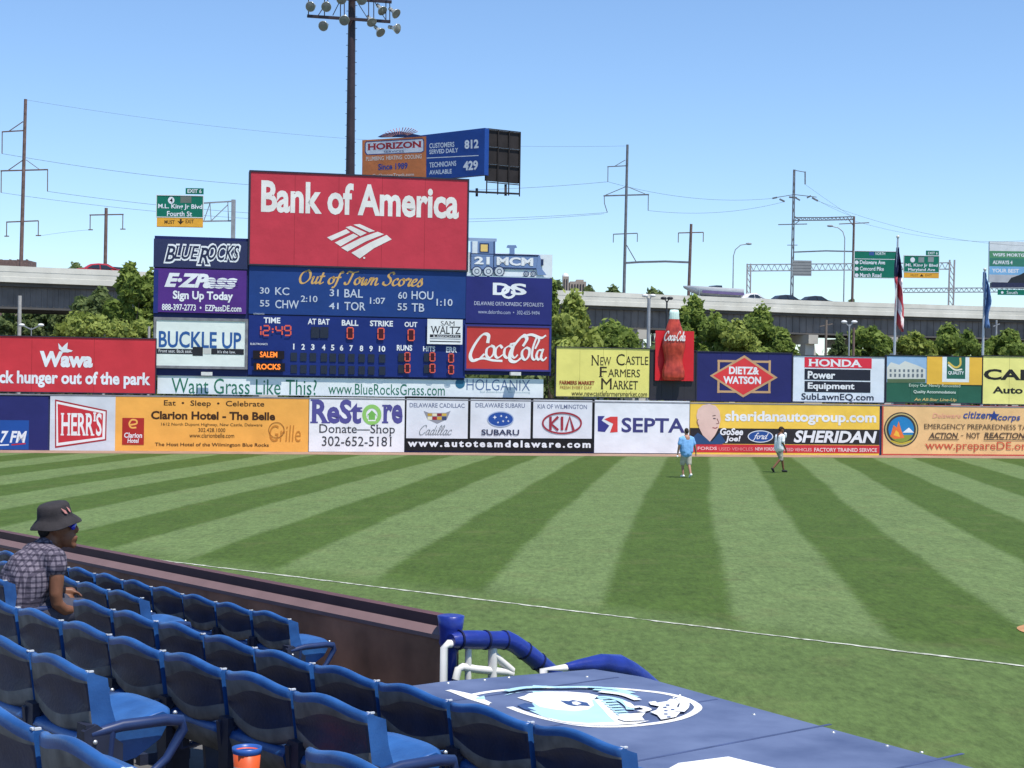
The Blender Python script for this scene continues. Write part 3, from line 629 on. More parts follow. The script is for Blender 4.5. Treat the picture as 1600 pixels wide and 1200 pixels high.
for x, y, r in ((745, 424, 7.5), (763, 424, 7.5), (780, 424, 7.5), (822, 428, 3.8), (833, 428, 3.8)): b.ell(x, y, r, r, (200, 208, 218)); b.ring(x, y, r, r, 1.4, LN); b.ring(x, y, r * .45, r * .45, 1, LN)
b.done()
# banner under the scoreboard, hung as a thing of its own
b = Board('advertising_banner', 'long white turf banner with green lettering, hanging under the scoreboard', 'banner', SCB - WN * .06, WU, (246, 588, 849, 619), (236, 242, 242), thick=.05, zbase=2.45)
GR = (40, 118, 92)
b.text('Want Grass Like This?', 268, 495, 592, 616, GR, .0); b.text('www.BlueRocksGrass.com', 513, 695, 600, 617, GR, .0); b.ell(719, 599, 7.5, 8, (50, 110, 140)); b.text('HOLGANIX', 729, 828, 593, 610, (96, 118, 160), -.01); b.text('Soil Amendment   Bio-Stimulating', 750, 828, 611, 615, (150, 180, 190), -.01); b.done()
m = MB()
for x in (323, 805):
    q = at_plane(x, 584, SCB + WN * .35, WN); m.obox(q, [WU, -WN, Vector((0, 0, 1))], (.5, .3, .16))
m.build('sign_light', mat('lamp_white', (.7, .7, .68), .5, .1, 5), sb)
# ---------------------------------------------------------------- grandstand: terrace, seats
ROWS = dict(A=(5.90, 1.638), B=(5.04, 1.487), C=(4.01, 1.284), D=(3.20, 1.138), E=(2.44, 1.012), F=(1.66, .875))
SEAT_TOP = .80
def floor_z(r): return H - ROWS[r][1] - SEAT_TOP
CONC = mat('terrace_concrete', (.13, .125, .12), .85, .3, 1.5, bump=.004, bscale=20)
m = MB()
for r, c0_, c1_, s0, s1 in (('H', -1.2, .4, -4, 24), ('G', .4, 1.3, -4, 24), ('A', 5.55, 6.98, 9.35, 24), ('B', 4.70, 5.55, 9.35, 24), ('C', 3.62, 4.70, -4, 24), ('D', 2.86, 3.62, -4, 24), ('E', 2.08, 2.86, -4, 24), ('F', 1.3, 2.08, -4, 24)):
    z = {'G': 1.72, 'H': 1.87}[r] if r in 'GH' else floor_z(r); m.obox(row_pt((s0 + s1) / 2, (c0_ + c1_) / 2, z / 2), [-UROW, NROW, Vector((0, 0, 1))], (s1 - s0, c1_ - c0_, z))
struct('grandstand_terrace', m, CONC)

BLUE = mat('seat_blue', (.016, .086, .29), .38, .3, 7, spec=.5, col2=(.028, .118, .345), bump=.0008, bscale=90)
BLUEB = mat('seat_back_shaded', (.009, .017, .058), .42, .3, 9, spec=.45, col2=(.016, .026, .07), bump=.0015, bscale=60)  # darker copy of the seat blue: shade of rear and underside put into the colour
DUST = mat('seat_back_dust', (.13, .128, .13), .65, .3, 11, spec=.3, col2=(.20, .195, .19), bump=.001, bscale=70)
IRON = mat('seat_iron', (.018, .022, .045), .5, .3, 8, spec=.4)
BOLT = mat('seat_bolt', (.6, .6, .58), .3, .1, 8, metal=.7)
def back_mesh():
    m = MB(); P = []; nx = 21; W = .25
    for i in range(nx):
        x = -W + 2 * W * i / (nx - 1); u = x / W
        yb = -.030 * (1 - u * u)                               # bowed towards the row behind
        zt = .766 + .032 * math.cos(math.pi * u / 2) ** 2
        zb = .560 - .045 * math.cos(math.pi * u / 2) ** 1.2
        lean = lambda z: -(z - .55) * .14
        t = .034; sec = []
        sec += [(.012, zb + .012), (.0, zb + .08), (.0, zt - .03)]
        for a in (20, 55, 90, 125, 160): sec.append((-t / 2 + t / 2 * math.cos(R(a)), zt - t / 2 + t / 2 * math.sin(R(a))))
        drop = .042 + .062 * (1 - u) / 2
        kf = 1 - abs(u) ** 5
        sec += [(-t, zt - .035), (-t + .004 * kf, zt - drop), (-t + .018 * kf, zt - drop - .02), (-t + .022 * kf, (zt + zb) / 2 - .02), (-t + .004 * kf, zb + .065), (-t + .002 * kf, zb + .02), (-t + .016 * kf, zb)]
        if abs(u) > .9:                                       # side flange turns forward
            for k in range(3): sec[k] = (sec[k][0] + .045, sec[k][1])
        P.append([Vector((x, y + yb + lean(z) + .03, z)) for y, z in sec])
    mi = [0] * len(P[0])
    n = len(P[0]); vs = [q for r_ in P for q in r_]
    for j in range(n):
        fs = [(i * n + j, i * n + (j + 1) % n, (i + 1) * n + (j + 1) % n, (i + 1) * n + j) for i in range(nx - 1)]
        m.add([], [], 0)
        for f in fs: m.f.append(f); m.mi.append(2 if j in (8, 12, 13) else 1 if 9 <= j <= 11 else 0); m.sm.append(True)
    m.v = [tuple(v) for v in vs]
    m.f.append(tuple(range(n))); m.mi.append(0); m.sm.append(False)
    m.f.append(tuple(range((nx - 1) * n, nx * n))[::-1]); m.mi.append(0); m.sm.append(False)
    return m
def pan_mesh(ang):
    m = MB(); P = []; nx = 15; W = .215; Ln = .40; a = R(ang); py, pz = -.03, .515
    for i in range(nx):
        u = -1 + 2 * i / (nx - 1); x = W * u; row = []
        ln = Ln * (1 - .12 * abs(u) ** 4); dish = .018 * (1 - u * u)
        sec = [(.03, -.115), (.0, -.05), (-.005, -.01), (.012, .012), (.05, .012 - dish * .6), (.18, -dish), (ln - .06, .0), (ln - .02, .0), (ln, -.018), (ln - .01, -.05), (ln - .05, -.095), (.2, -.13), (.07, -.13)]
        for p_, q_ in sec: row.append(Vector((x, py + p_ * math.cos(a) - q_ * math.sin(a), pz + p_ * math.sin(a) + q_ * math.cos(a))))
        P.append(row)
    n = len(P[0]); vs = [tuple(q) for r_ in P for q in r_]; m.v = vs
    for i in range(nx - 1):
        for j in range(n):
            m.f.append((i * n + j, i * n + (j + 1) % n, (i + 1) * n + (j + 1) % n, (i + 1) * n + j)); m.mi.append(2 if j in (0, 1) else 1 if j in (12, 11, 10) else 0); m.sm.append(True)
    m.f.append(tuple(range(n))); m.mi.append(0); m.sm.append(False)
    m.f.append(tuple(range((nx - 1) * n, nx * n))[::-1]); m.mi.append(0); m.sm.append(False)
    return m
def standard_mesh(x):
    m = MB()
    m.box((x, .03, .03), (.05, .30, .06)); m.prism([(x - .014, .0, .05), (x - .014, .10, .05), (x - .014, .10, .5), (x - .014, .0, .58), (x - .014, -.05, .56)], (.028, 0, 0)); m.box((x - .03 * (1 if x > 0 else -1), -.025, .40), (.075, .03, .36))
    return m
def arm_mesh(x):
    m = MB()                                                  # moulded arm loop
    m.tube([(x, -.02, .545), (x, .10, .562), (x, .27, .562), (x, .335, .553), (x, .345, .52), (x, .28, .42), (x, .2, .36), (x, .06, .34)], [.017, .022, .022, .022, .02, .017, .016, .016], 8)
    m.tube([(x, .06, .55), (x, .05, .44), (x, .06, .34)], .018, 8)
    return m
def bolt_mesh():
    m = MB()
    m.lathe((.228, .33, .575), [(0, .007), (.007, .006), (.009, 0)], 10, ax=(1, 0, 0)); m.lathe((.285, -.01, .52), [(0, .007), (.007, .006), (.009, 0)], 10, ax=(1, 0, 0)); return m
def glint_mesh():                                             # specular glint modelled as pale chips on the shell corner
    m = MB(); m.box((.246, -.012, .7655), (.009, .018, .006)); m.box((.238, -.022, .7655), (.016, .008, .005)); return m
GLINT_ME = glint_mesh().mesh('corner_glint', mat('glint_pale', (.62, .64, .66), .35, .15, 30, spec=.6))
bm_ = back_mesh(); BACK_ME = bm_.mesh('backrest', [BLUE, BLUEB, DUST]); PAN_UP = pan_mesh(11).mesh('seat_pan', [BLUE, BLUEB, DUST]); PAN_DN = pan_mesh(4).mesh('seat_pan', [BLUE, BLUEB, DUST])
for me in (BACK_ME, PAN_UP, PAN_DN):
    b = bmesh.new(); b.from_mesh(me); bmesh.ops.recalc_face_normals(b, faces=b.faces); b.to_mesh(me); b.free()
STD_ME = {k: standard_mesh(k).mesh('leg', IRON) for k in (.265, -.265)}; ARMB = mat('arm_navy', (.014, .03, .10), .35, .2, 8, spec=.5); ARM_ME = {k: arm_mesh(k).mesh('armrest', ARMB) for k in (.265, -.265)}
BOLT_ME = bolt_mesh().mesh('bolt', BOLT)
def seat(r, s, label, down=False, end=False, back=True):
    c, h = ROWS[r]; t = thing('stadium_seat', row_pt(s, c + .03, floor_z(r)), label, 'seat', 'blue folding stadium seats')
    t.matrix_basis = Matrix.Translation(row_pt(s, c + .03, floor_z(r))) @ ROWMAT
    def ch(name, me):
        o = bpy.data.objects.new(name, me); COL.objects.link(o); o.parent = t; return o
    ch('backrest', BACK_ME).rotation_euler.x = R(random.uniform(-.8, .8)); ch('seat_pan', PAN_DN if down else PAN_UP).rotation_euler.x = R(random.uniform(-1.5, 1.5)); ch('leg', STD_ME[-.265]); ch('armrest', ARM_ME[-.265])
    if end: ch('leg', STD_ME[.265]); ch('armrest', ARM_ME[.265]); 
    ch('bolt', BOLT_ME); ch('corner_glint', GLINT_ME)
    return t
P_ = .53; ORD = ['', 'second', 'third', 'fourth', 'fifth', 'sixth', 'seventh', 'eighth', 'ninth', 'tenth', 'eleventh', 'twelfth', 'thirteenth']
DSH = SHIFT = -.03
def seat_row(r, s_end, n, where, down=()):
    for k in range(n):
        lab = ('blue folding seat ending the %s, beside the steps' % where) if k == 0 else 'blue folding seat, %s from the step end of the %s' % (ORD[k], where.replace('row just', 'row')) if False else 'blue folding seat, %s from the steps in the %s' % (ORD[k], where)
        seat(r, s_end + k * P_ + SHIFT, lab, k in down, k == 0)
seat_row('A', 9.94, 10, 'front row under the maroon wall')
seat_row('B', 10.48, 8, 'second row behind the maroon wall')
seat_row('D', 4.97, 8, 'row behind the dugout row')
seat_row('E', 5.63, 3, 'row beside the cup holder')
# row C runs on past the photo edge: its first seat in view is the one by the white roof panel
for k in range(9):
    seat('C', 4.52 + k * P_ + SHIFT, 'blue folding seat nearest the white roof panel, right end of the dugout row' if k == 0 else 'blue folding seat in the row at the dugout, %s from its right end' % ORD[k], False, k == 0)
seat('C', 4.52 + 11 * P_ + SHIFT, 'blue folding seat at the left photo edge beside the seated man', False, True)
seat('C', 4.52 + 12 * P_ + SHIFT, 'blue folding seat second from the seated man, cut by the left photo edge')
m = MB(); m.obox(row_pt(9.6, 4.25, floor_z('C') + .2), [-UROW, NROW, Vector((0, 0, 1))], (.95, .42, .4)); struct('aisle_step', m, CONC)
# nearest seats at the bottom of the photo
def s_of(px, py, r):
    q = at_z(px, py, H - ROWS[r][1]); return q.dot(UROW)
seat('E', s_of(572, 1167, 'E') + SHIFT, 'blue folding seat low at the centre, across the steps from the open armrest')
s0 = s_of(88, 1150, 'F') + SHIFT
seat('F', s0, 'nearest blue folding seat cut by the bottom edge of the photo'); seat('F', s0 + P_, 'blue folding seat in the bottom left corner of the photo')

# ---------------------------------------------------------------- maroon wall in front of the seats
MAR = mat('maroon_wall', (.30, .14, .085), .6, .4, 2.2, spec=.3, bump=.003, bscale=9); CAPM = mat('maroon_cap', (.20,.125,.12), .6, .1, 3); LIP = mat('maroon_lip', (.10, .045, .045), .6, .15, 3)
RZ = H - 1.815
RL0, RR0 = at_z(0, 850.5, RZ), at_z(690, 993, RZ); URAIL = (RL0 - RR0).normalized(); NRAIL = Vector((URAIL.y, -URAIL.x, 0)); S_R = RR0.dot(UROW)
def rl_pt(s, c, z): return Vector((RR0.x, RR0.y, 0)) + URAIL * (s - S_R) + NRAIL * (c - RC) + Vector((0, 0, z))
RC = 6.98
rw = thing('maroon_wall', rl_pt(S_R, RC, 0), 'dark maroon wall with a lighter cap between the front seats and the field', 'wall')
ln = 26; sm_ = S_R + ln / 2; AX = [-URAIL, NRAIL, Vector((0, 0, 1))]
m = MB(); m.obox(rl_pt(sm_, RC + .025, (RZ - .03) / 2), AX, (ln, .05, RZ - .03))
for k in range(22): m.obox(rl_pt(S_R + .6 + k * 1.2, RC + .018, (RZ - .05) / 2), AX, (.012, .006, RZ - .05))
m.build('wall_face', MAR, rw)
m = MB(); m.prism([rl_pt(S_R, RC - .012, RZ - .03), rl_pt(S_R, RC - .012, RZ), rl_pt(S_R, RC + .045, RZ + .052), rl_pt(S_R, RC + .06, RZ - .03)], URAIL * ln); o = m.build('cap', CAPM, rw); m.fixn(o)
m = MB(); m.obox(rl_pt(sm_, RC + .11, (RZ + .125) / 2), AX, (ln, .10, RZ + .125)); m.build('field_padding', LIP, rw)
m = MB(); m.obox(rl_pt(S_R - .012, RC + .03, (RZ - .05) / 2), AX, (.02, .06, RZ - .06)); m.build('end_trim', CAPM, rw)

# ---------------------------------------------------------------- dugout with its painted roof
DZ = H - 1.95
def roof(px, py, o=0): return at_z(px, py, DZ + o)
ROOFB = mat('dugout_roof_blue', (.072, .10, .20), .6, .15, 2.6, bump=.003, bscale=6, spec=.3, col2=(.12, .155, .265), detail=12)
fl = roof(692, 1065); fr = roof(928, 1045.5); f2 = roof(1003, 1057.5); nr = roof(1492, 1192)
ed = (nr - f2).normalized(); nr2 = nr + ed * 5
back0 = row_pt(fl.dot(UROW), 4.72, DZ); back1 = row_pt(nr2.dot(UROW), 4.72, DZ)
dg_ = thing('dugout', (fr.x, fr.y, 0), 'dugout with a flat slate blue roof painted with an oval crest', 'dugout')
out = [back0, fl, fr, f2, nr2, back1]
m = MB(); m.prism([p - Vector((0, 0, .16)) for p in out], (0, 0, .16)); o = m.build('roof', ROOFB, dg_); m.fixn(o)
m = MB()
pts_ = [(p.x, p.y) for p in out]; cx_ = sum(p[0] for p in pts_) / 6; cy_ = sum(p[1] for p in pts_) / 6
m.prism([Vector((cx_ + (x - cx_) * .93, cy_ + (y - cy_) * .93, 0)) for x, y in pts_], (0, 0, DZ - .17)); o = m.build('dugout_wall', mat('dugout_block', (.16, .17, .2), .8, .2, 2), dg_); m.fixn(o)
m = MB()
for a_, b_ in ((fl, fr), (fr, f2), (f2, nr2)): m.beam(a_ + Vector((0, 0, -.075)), b_ + Vector((0, 0, -.075)), .03, .14)
m.build('roof_edge_trim', mat('roof_edge', (.05, .08, .2), .5, .2, 4), dg_)
m = MB()
for k in range(9):
    p0_ = back0.lerp(back1, (k + .6) / 9.2); p1_ = p0_ + NROW * 2.62
    m.beam(p0_ + Vector((0, 0, .0005)), p1_ + Vector((0, 0, .0005)), .022, .003)
m.build('roof_seam', mat('roof_seam', (.05, .07, .15), .6, .3, 5), dg_)
PW = mat('roof_paint_white', (.74, .74, .73), .6, .08, 3, bump=.001, bscale=30); PLB = mat('roof_paint_sky', (.38, .60, .70), .6, .08, 3); PDB = mat('roof_paint_navy', (.035, .075, .2), .6, .1, 3)
kk = [0]
crest = {}
def rp(pts, mm):
    kk[0] += 1; mb = crest.setdefault(mm.name, (MB(), mm))[0]; mb.add([roof(x, y, .002 + .0004 * kk[0]) for x, y in pts], [tuple(range(len(pts)))])
def rl(pts, wpx, mm, sub=5):
    kk[0] += 1; V, Fc = ribbon([roof(*p)[:2] for p in pts], wpx, 0, 0, sub); mb = crest.setdefault(mm.name, (MB(), mm))[0]; mb.add([(v[0], v[1], DZ + .002 + .0004 * kk[0]) for v in V], Fc)
Z7 = lambda L: [(640 + x * .3, 1030 + y * .3) for x, y in L]
rl(Z7([(300, 192), (440, 168), (640, 152), (840, 146), (1040, 152), (1200, 164), (1330, 180), (1430, 205), (1490, 235), (1500, 262), (1450, 295), (1370, 320), (1260, 338), (1130, 350), (1000, 352), (900, 346), (800, 330), (690, 306), (600, 280), (520, 250)]), .05, PW)
rp(Z7([(200, 165), (228, 162), (420, 228), (412, 240), (300, 205)]), PW); rl(Z7([(200, 163), (320, 190), (410, 232)]), .05, PW)
rp(Z7([(345, 200), (388, 190), (395, 208), (350, 208)]), PLB)
rp(Z7([(488, 190), (560, 172), (640, 168), (655, 205), (640, 230), (600, 255), (690, 296), (800, 325), (900, 338), (1060, 336), (1110, 322), (960, 205), (930, 180), (800, 168), (640, 166), (520, 178)]), PLB)
rp(Z7([(560, 200), (600, 190), (620, 178), (700, 168), (820, 168), (930, 176), (985, 190), (950, 215), (960, 240), (930, 262), (860, 270), (760, 262), (680, 248), (640, 225)]), PW)
rp(Z7([(960, 210), (1000, 206), (1130, 322), (1080, 334), (1040, 300)]), PW)
rp(Z7([(690, 298), (800, 322), (930, 332), (1250, 320), (1180, 336), (1000, 346), (860, 338), (760, 320)]), PW)
rp(Z7([(560, 240), (600, 228), (640, 232), (652, 248), (610, 250), (660, 268), (600, 262)]), PDB)
rp(Z7([(785, 215), (830, 218), (850, 212), (880, 218), (925, 226), (940, 244), (890, 240), (860, 244), (830, 238), (815, 232)]), PDB); rp(Z7([(845, 222), (870, 219), (895, 230), (872, 239), (850, 234)]), PW)
for i in range(7): rl(Z7([(985 + i * 16, 212 + i * 14), (1060 + i * 14, 208 + i * 14)]), .05, PLB, 2)
rl(Z7([(975, 205), (1030, 205), (1100, 222), (1140, 250), (1150, 270)]), .05, PLB)
for i, (a_, b_) in enumerate((((930, 152), (1160, 184)), ((960, 164), (1180, 206)), ((990, 176), (1190, 220)))): rl(Z7([a_, ((a_[0] + b_[0]) / 2 + 20, (a_[1] + b_[1]) / 2 - 6), b_]), .055, PLB if i < 2 else PW)
rp(Z7([(1110, 216), (1150, 226), (1180, 250), (1130, 246)]), PW); rl(Z7([(1150, 262), (1200, 256), (1240, 270), (1200, 282)]), .05, PW)
rp(Z7([(1090, 285), (1160, 282), (1230, 276), (1210, 300), (1225, 318), (1120, 322), (1085, 310)]), PW)
rp(Z7([(1245, 222), (1280, 218), (1290, 226), (1340, 218), (1358, 206), (1398, 208), (1405, 225), (1392, 245), (1410, 275), (1388, 300), (1310, 314), (1290, 290), (1252, 274), (1285, 264), (1300, 245), (1255, 236)]), PW)
for x, y in ((1335, 268), (1370, 262), (1335, 285), (1350, 300), (1330, 250), (1345, 238)): rp(Z7([(x - 9, y - 3), (x + 9, y - 3), (x + 9, y + 3), (x - 9, y + 3)]), PDB)
rl(Z7([(1405, 215), (1430, 235), (1428, 262), (1405, 285)]), .06, PW); rp(Z7([(1408, 236), (1428, 240), (1436, 258), (1418, 262)]), PW)
rl(Z7([(640, 152), (760, 158), (900, 156), (1000, 160)]), .05, PLB); rl(Z7([(500, 178), (600, 160), (720, 156)]), .06, PLB)
rp([(1042, 1202), (1060, 1192), (1138, 1182), (1236, 1206), (1300, 1260), (1050, 1300)], PW)
for mb, mm in crest.values(): mb.build('crest', mm, dg_)
m = MB()
for x, y in ((917, 1055), (1062, 1084), (1052, 1088), (1178, 1114), (1302, 1142), (1386, 1163), (1440, 1173), (700, 1065), (757, 1060), (795, 1056)):
    q = roof(x, y + 3); m.lathe(q, [(.012, 0), (.011, .006), (0, .009)], 8)
m.build('roof_bolt', BOLT, dg_)

# ---------------------------------------------------------------- stair rail by the dugout: white pipe, blue padding
PIPE = mat('white_pipe', (.72, .70, .66), .4, .08, 5); PAD = mat('blue_vinyl_pad', (.012, .028, .22), .33, .2, 7, spec=.5, bump=.006, bscale=14)
S_G = S_R - .12
def gp(px, py, ds=0.): return at_plane(px, py, row_pt(S_G + ds, 0, 0), UROW)
g = thing('stair_rail', (gp(720, 1050).x, gp(720, 1050).y, 0), 'white pipe stair rail with blue padding, beside the dugout roof', 'railing')
m = MB(); zt_ = lambda p, z: Vector((p.x, p.y, z))
a_ = gp(694, 1012); b_ = gp(800, 1004); c_ = gp(850, 1046); d_ = gp(905, 1085)
m.tube([zt_(a_, .3), a_, gp(700, 1006), b_, c_, d_, zt_(d_, 0)], .029, 10)
for px in (732, 770):
    t_ = gp(px, 1005); m.tube([t_, zt_(t_, .3)], .024 if px == 732 else .034, 8)
m.tube([gp(712, 1062), gp(716, 1046), gp(722, 1042), gp(745, 1046), gp(790, 1050), gp(800, 1053)], .029, 10)
m.tube([gp(772, 1024), gp(800, 1048)], .03, 8)
m.build('pipe_frame', PIPE, g)
m = MB(); m.tube([gp(705, 1001.5), gp(720, 999.5), gp(745, 1000), gp(766, 1000), gp(792, 1000), gp(804, 1006), gp(826, 1022), gp(852, 1043), gp(880, 1066)], [.05, .066, .07, .064, .07, .068, .07, .066, .06], 12)
m.build('padding', PAD, g)
STRAP = mat('pad_strap', (.006, .01, .06), .6, .2, 9)
m = MB()
for a_, b_ in (((716, 999.7), (718.5, 999.6)), ((757, 1000), (760, 1000)), ((786, 1000), (788, 1000)), ((818, 1016), (820, 1017.6)), ((840, 1033), (842, 1034.8))): m.tube([gp(*a_), gp(*b_)], .073, 14)
m.build('strap', STRAP, g)
m = MB(); q = gp(704, 1000, .1); m.lathe(Vector((q.x, q.y, 0)), [(.05, 0), (.05, q.z - .1), (.085, q.z - .02), (.082, q.z + .06), (.088, q.z + .09), (.098, q.z + .175), (.08, q.z + .18), (.0, q.z + .17)], 16); m.build('padded_post', PAD, g)
g2 = thing('stair_rail', (fr.x, fr.y, 0), 'low arched blue padding showing over the front corner of the dugout roof', 'railing')
def hp(px, py): return at_plane(px, py, row_pt(fr.dot(UROW) + .25, 0, 0), UROW)
m = MB(); m.tube([hp(884, 1043), hp(905, 1040), hp(938, 1037), hp(966, 1041), hp(985, 1050), hp(1002, 1060), hp(1030, 1082)], [.03, .045, .07, .085, .08, .07, .06], 12); m.build('padding', PAD, g2)
m = MB(); e0, e1 = hp(850, 1046), hp(890, 1043); m.tube([zt_(e0, 0), e0, e1, hp(938, 1040), hp(1002, 1064), hp(1040, 1092), zt_(hp(1040, 1092), 0)], .03, 8); m.build('pipe_frame', PIPE, g2)

# ---------------------------------------------------------------- souvenir cup in its holder behind the second row
cq = at(386, 1167, 5.95); cup = thing('souvenir_cup', (cq.x, cq.y, cq.z - .2), 'large orange cup with a blue rim in the cup holder by the steps', 'cup')
ORG = mat('cup_orange', (.62, .10, .03), .4, .08, 9); CBL = mat('cup_rim_blue', (.03, .10, .36), .35, .1, 9)
cz = cq.z
m = MB(); m.lathe((cq.x, cq.y, 0), [(.038, cz - .19), (.04, cz - .185), (.052, cz - .012), (.047, cz - .012), (.036, cz - .18), (0, cz - .18)], 24); m.build('cup_body', ORG, cup)
m = MB(); m.lathe((cq.x, cq.y, 0), [(.0525, cz - .022), (.0555, cz - .014), (.0555, cz), (.050, cz), (.046, cz - .02), (.042, cz - .10), (.0, cz - .10)], 24); m.build('rim', CBL, cup)
m = MB()
for yy, zz in ((0, -.075), (.0, -.10), (0, -.12)):
    P = []
    for k in range(7):
        th_ = R(-150 + k * 14); rr = .0505 + (zz + .075) * .06
        P.append([Vector((cq.x + (rr + .001) * math.cos(th_), cq.y + (rr + .001) * math.sin(th_), cz + zz + d_)) for d_ in (0, .007)])
    m.grid(P)
m.build('printed_logo', PIPE, cup)
m = MB(); m.lathe((cq.x, cq.y, 0), [(.058, cz - .13), (.058, cz - .115), (.052, cz - .115), (.052, cz - .13), (.058, cz - .13)], 20)
dirn = NROW; m.beam(Vector((cq.x, cq.y, cz - .122)) + dirn * .055, Vector((cq.x, cq.y, cz - .122)) + dirn * .3, .02)
ch_ = thing('cup_holder', (cq.x, cq.y, cz - .2), 'dark ring cup holder gripping the orange cup by the steps', 'cup holder'); m.build('ring', IRON, ch_)

# ---------------------------------------------------------------- seated man in plaid
MS = 4.52 + 10 * P_ + SHIFT + .45
mc = row_pt(MS, ROWS['C'][0] + .03, floor_z('C'))
MM = Matrix.Translation(mc) @ ROWMAT                          # local: x right, y forward, z up from the tier
MPOS = Vector((.0, .0, 0))
def L_(x, y, z): return MM @ Vector((x, y, z))
man = thing('person', mc, 'man in a grey bucket hat and plaid shirt sitting among the blue seats', 'person')
man.matrix_basis = MM
SKIN = mat('brown_skin', (.17, .07, .035), .5, .12, 14, spec=.35); 
def man_parts():
    m = MB()
    lean = .0
    # trunk, neck, head (inside the clothes it is the same continuous body)
    limb(m, [L_(0, .15, .50), L_(.0, .17, .62), L_(0, .24, .78), L_(0, .32, .90)], [.15, .14, .15, .11])
    limb(m, [L_(0, .32, .93), L_(.0, .37, 1.01)], [.062, .06])
    HM = (MM.to_3x3() @ Matrix.Rotation(R(5), 3, 'X') @ Matrix.Rotation(R(-30), 3, 'Z'))
    hc = L_(.0, .405, 1.085)
    blob(m, hc, (.08, .104, .112), HM, 18); blob(m, hc + HM @ Vector((0, .05, -.075)), (.058, .062, .075), HM)
    blob(m, hc + HM @ Vector((0, .095, -.135)), (.03, .024, .026), HM)                      # chin
    blob(m, hc + HM @ Vector((0, .118, -.03)), (.017, .024, .03), HM)                     # nose
    blob(m, hc + HM @ Vector((0, .114, -.083)), (.028, .016, .012), HM); blob(m, hc + HM @ Vector((0, .110, -.102)), (.026, .016, .012), HM)  # lips
    for sx in (-1, 1): blob(m, hc + HM @ Vector((sx * .078, -.005, -.015)), (.012, .022, .034), HM)   # ears
    # near arm braced straight down, far arm on the knee
    sh = L_(.188, .31, .878)
    limb(m, [sh, L_(.222, .31, .76), L_(.235, .30, .66), L_(.232, .31, .60), L_(.22, .37, .55), L_(.20, .47, .54)], [.058, .05, .044, .041, .037, .028])
    limb(m, [L_(-.185, .32, .86), L_(-.24, .38, .68), L_(-.20, .52, .62)], [.055, .044, .03])
    # legs
    for sx in (-1, 1): limb(m, [L_(sx * .09, .15, .50), L_(sx * .13, .36, .52), L_(sx * .17, .56, .53)], [.095, .085, .065]); limb(m, [L_(sx * .17, .56, .53), L_(sx * .16, .56, .30), L_(sx * .15, .54, .09)], [.062, .056, .04]); limb(m, [L_(sx * .15, .54, .06), L_(sx * .16, .70, .04)], [.04, .032])
    # hands: palm, four fingers and a thumb each
    def hand(w, fwd, side, up):
        limb(m, [w, w + fwd * .075], [.026, .032])
        for i in range(4):
            b0 = w + fwd * .085 + side * (-.030 + .02 * i); ln_ = (.062, .072, .068, .052)[i]
            limb(m, [b0, b0 + fwd * ln_ * .5 - up * .006, b0 + fwd * ln_ * .85 - up * .026], [.0095, .0085, .0075])
        b0 = w + fwd * .03 - side * .032; limb(m, [b0, b0 + fwd * .03 - side * .022, b0 + fwd * .055 - side * .024 - up * .012], [.011, .010, .008])
    f3 = lambda x, y, z: (MM.to_3x3() @ Vector((x, y, z))).normalized()
    hand(L_(.20, .47, .54), f3(.05, .95, .1), f3(1, 0, 0), f3(0, 0, 1)); hand(L_(-.20, .52, .62), f3(.25, .9, -.1), f3(1, 0, 0), f3(0, 0, 1))
    return m, hc, HM
m, hc, HM = man_parts(); remeshed('body', m, SKIN, .009, 4, man)
# plaid shirt
pl = bpy.data.materials.new('plaid_cloth'); pl.use_nodes = True; t = pl.node_tree; bs = t.nodes['Principled BSDF']; bs.inputs['Roughness'].default_value = .9
tc = t.nodes.new('ShaderNodeTexCoord'); geo = t.nodes.new('ShaderNodeNewGeometry'); vr = t.nodes.new('ShaderNodeVectorRotate'); vr.rotation_type = 'Z_AXIS'; vr.inputs['Angle'].default_value = math.atan2(UROW.y, UROW.x); vr.invert = True
t.links.new(geo.outputs['Position'], vr.inputs['Vector'])
sp = t.nodes.new('ShaderNodeSeparateXYZ'); t.links.new(vr.outputs[0], sp.inputs[0])
def stripe(sock, per, duty):
    a1 = t.nodes.new('ShaderNodeMath'); a1.operation = 'MULTIPLY'; a1.inputs[1].default_value = 1 / per; t.links.new(sock, a1.inputs[0])
    f_ = t.nodes.new('ShaderNodeMath'); f_.operation = 'FRACT'; t.links.new(a1.outputs[0], f_.inputs[0])
    l_ = t.nodes.new('ShaderNodeMath'); l_.operation = 'LESS_THAN'; l_.inputs[1].default_value = duty; t.links.new(f_.outputs[0], l_.inputs[0]); return l_.outputs[0]
s1, s2, s3 = stripe(sp.outputs[2], .034, .36), stripe(sp.outputs[0], .038, .34), stripe(sp.outputs[1], .038, .34)
mxx = t.nodes.new('ShaderNodeMath'); mxx.operation = 'MAXIMUM'; t.links.new(s2, mxx.inputs[0]); t.links.new(s3, mxx.inputs[1])
sm2 = t.nodes.new('ShaderNodeMath'); sm2.operation = 'ADD'; t.links.new(s1, sm2.inputs[0]); t.links.new(mxx.outputs[0], sm2.inputs[1])
rp_ = t.nodes.new('ShaderNodeValToRGB'); dv = t.nodes.new('ShaderNodeMath'); dv.operation = 'MULTIPLY'; dv.inputs[1].default_value = .5; t.links.new(sm2.outputs[0], dv.inputs[0]); t.links.new(dv.outputs[0], rp_.inputs[0])
rp_.color_ramp.interpolation = 'CONSTANT'; rp_.color_ramp.elements[0].color = (.17, .145, .18, 1); rp_.color_ramp.elements[1].position = .9; rp_.color_ramp.elements[1].color = (.022, .018, .034, 1)
e_ = rp_.color_ramp.elements.new(.4); e_.color = (.07, .058, .085, 1)
t.links.new(rp_.outputs[0], bs.inputs['Base Color'])
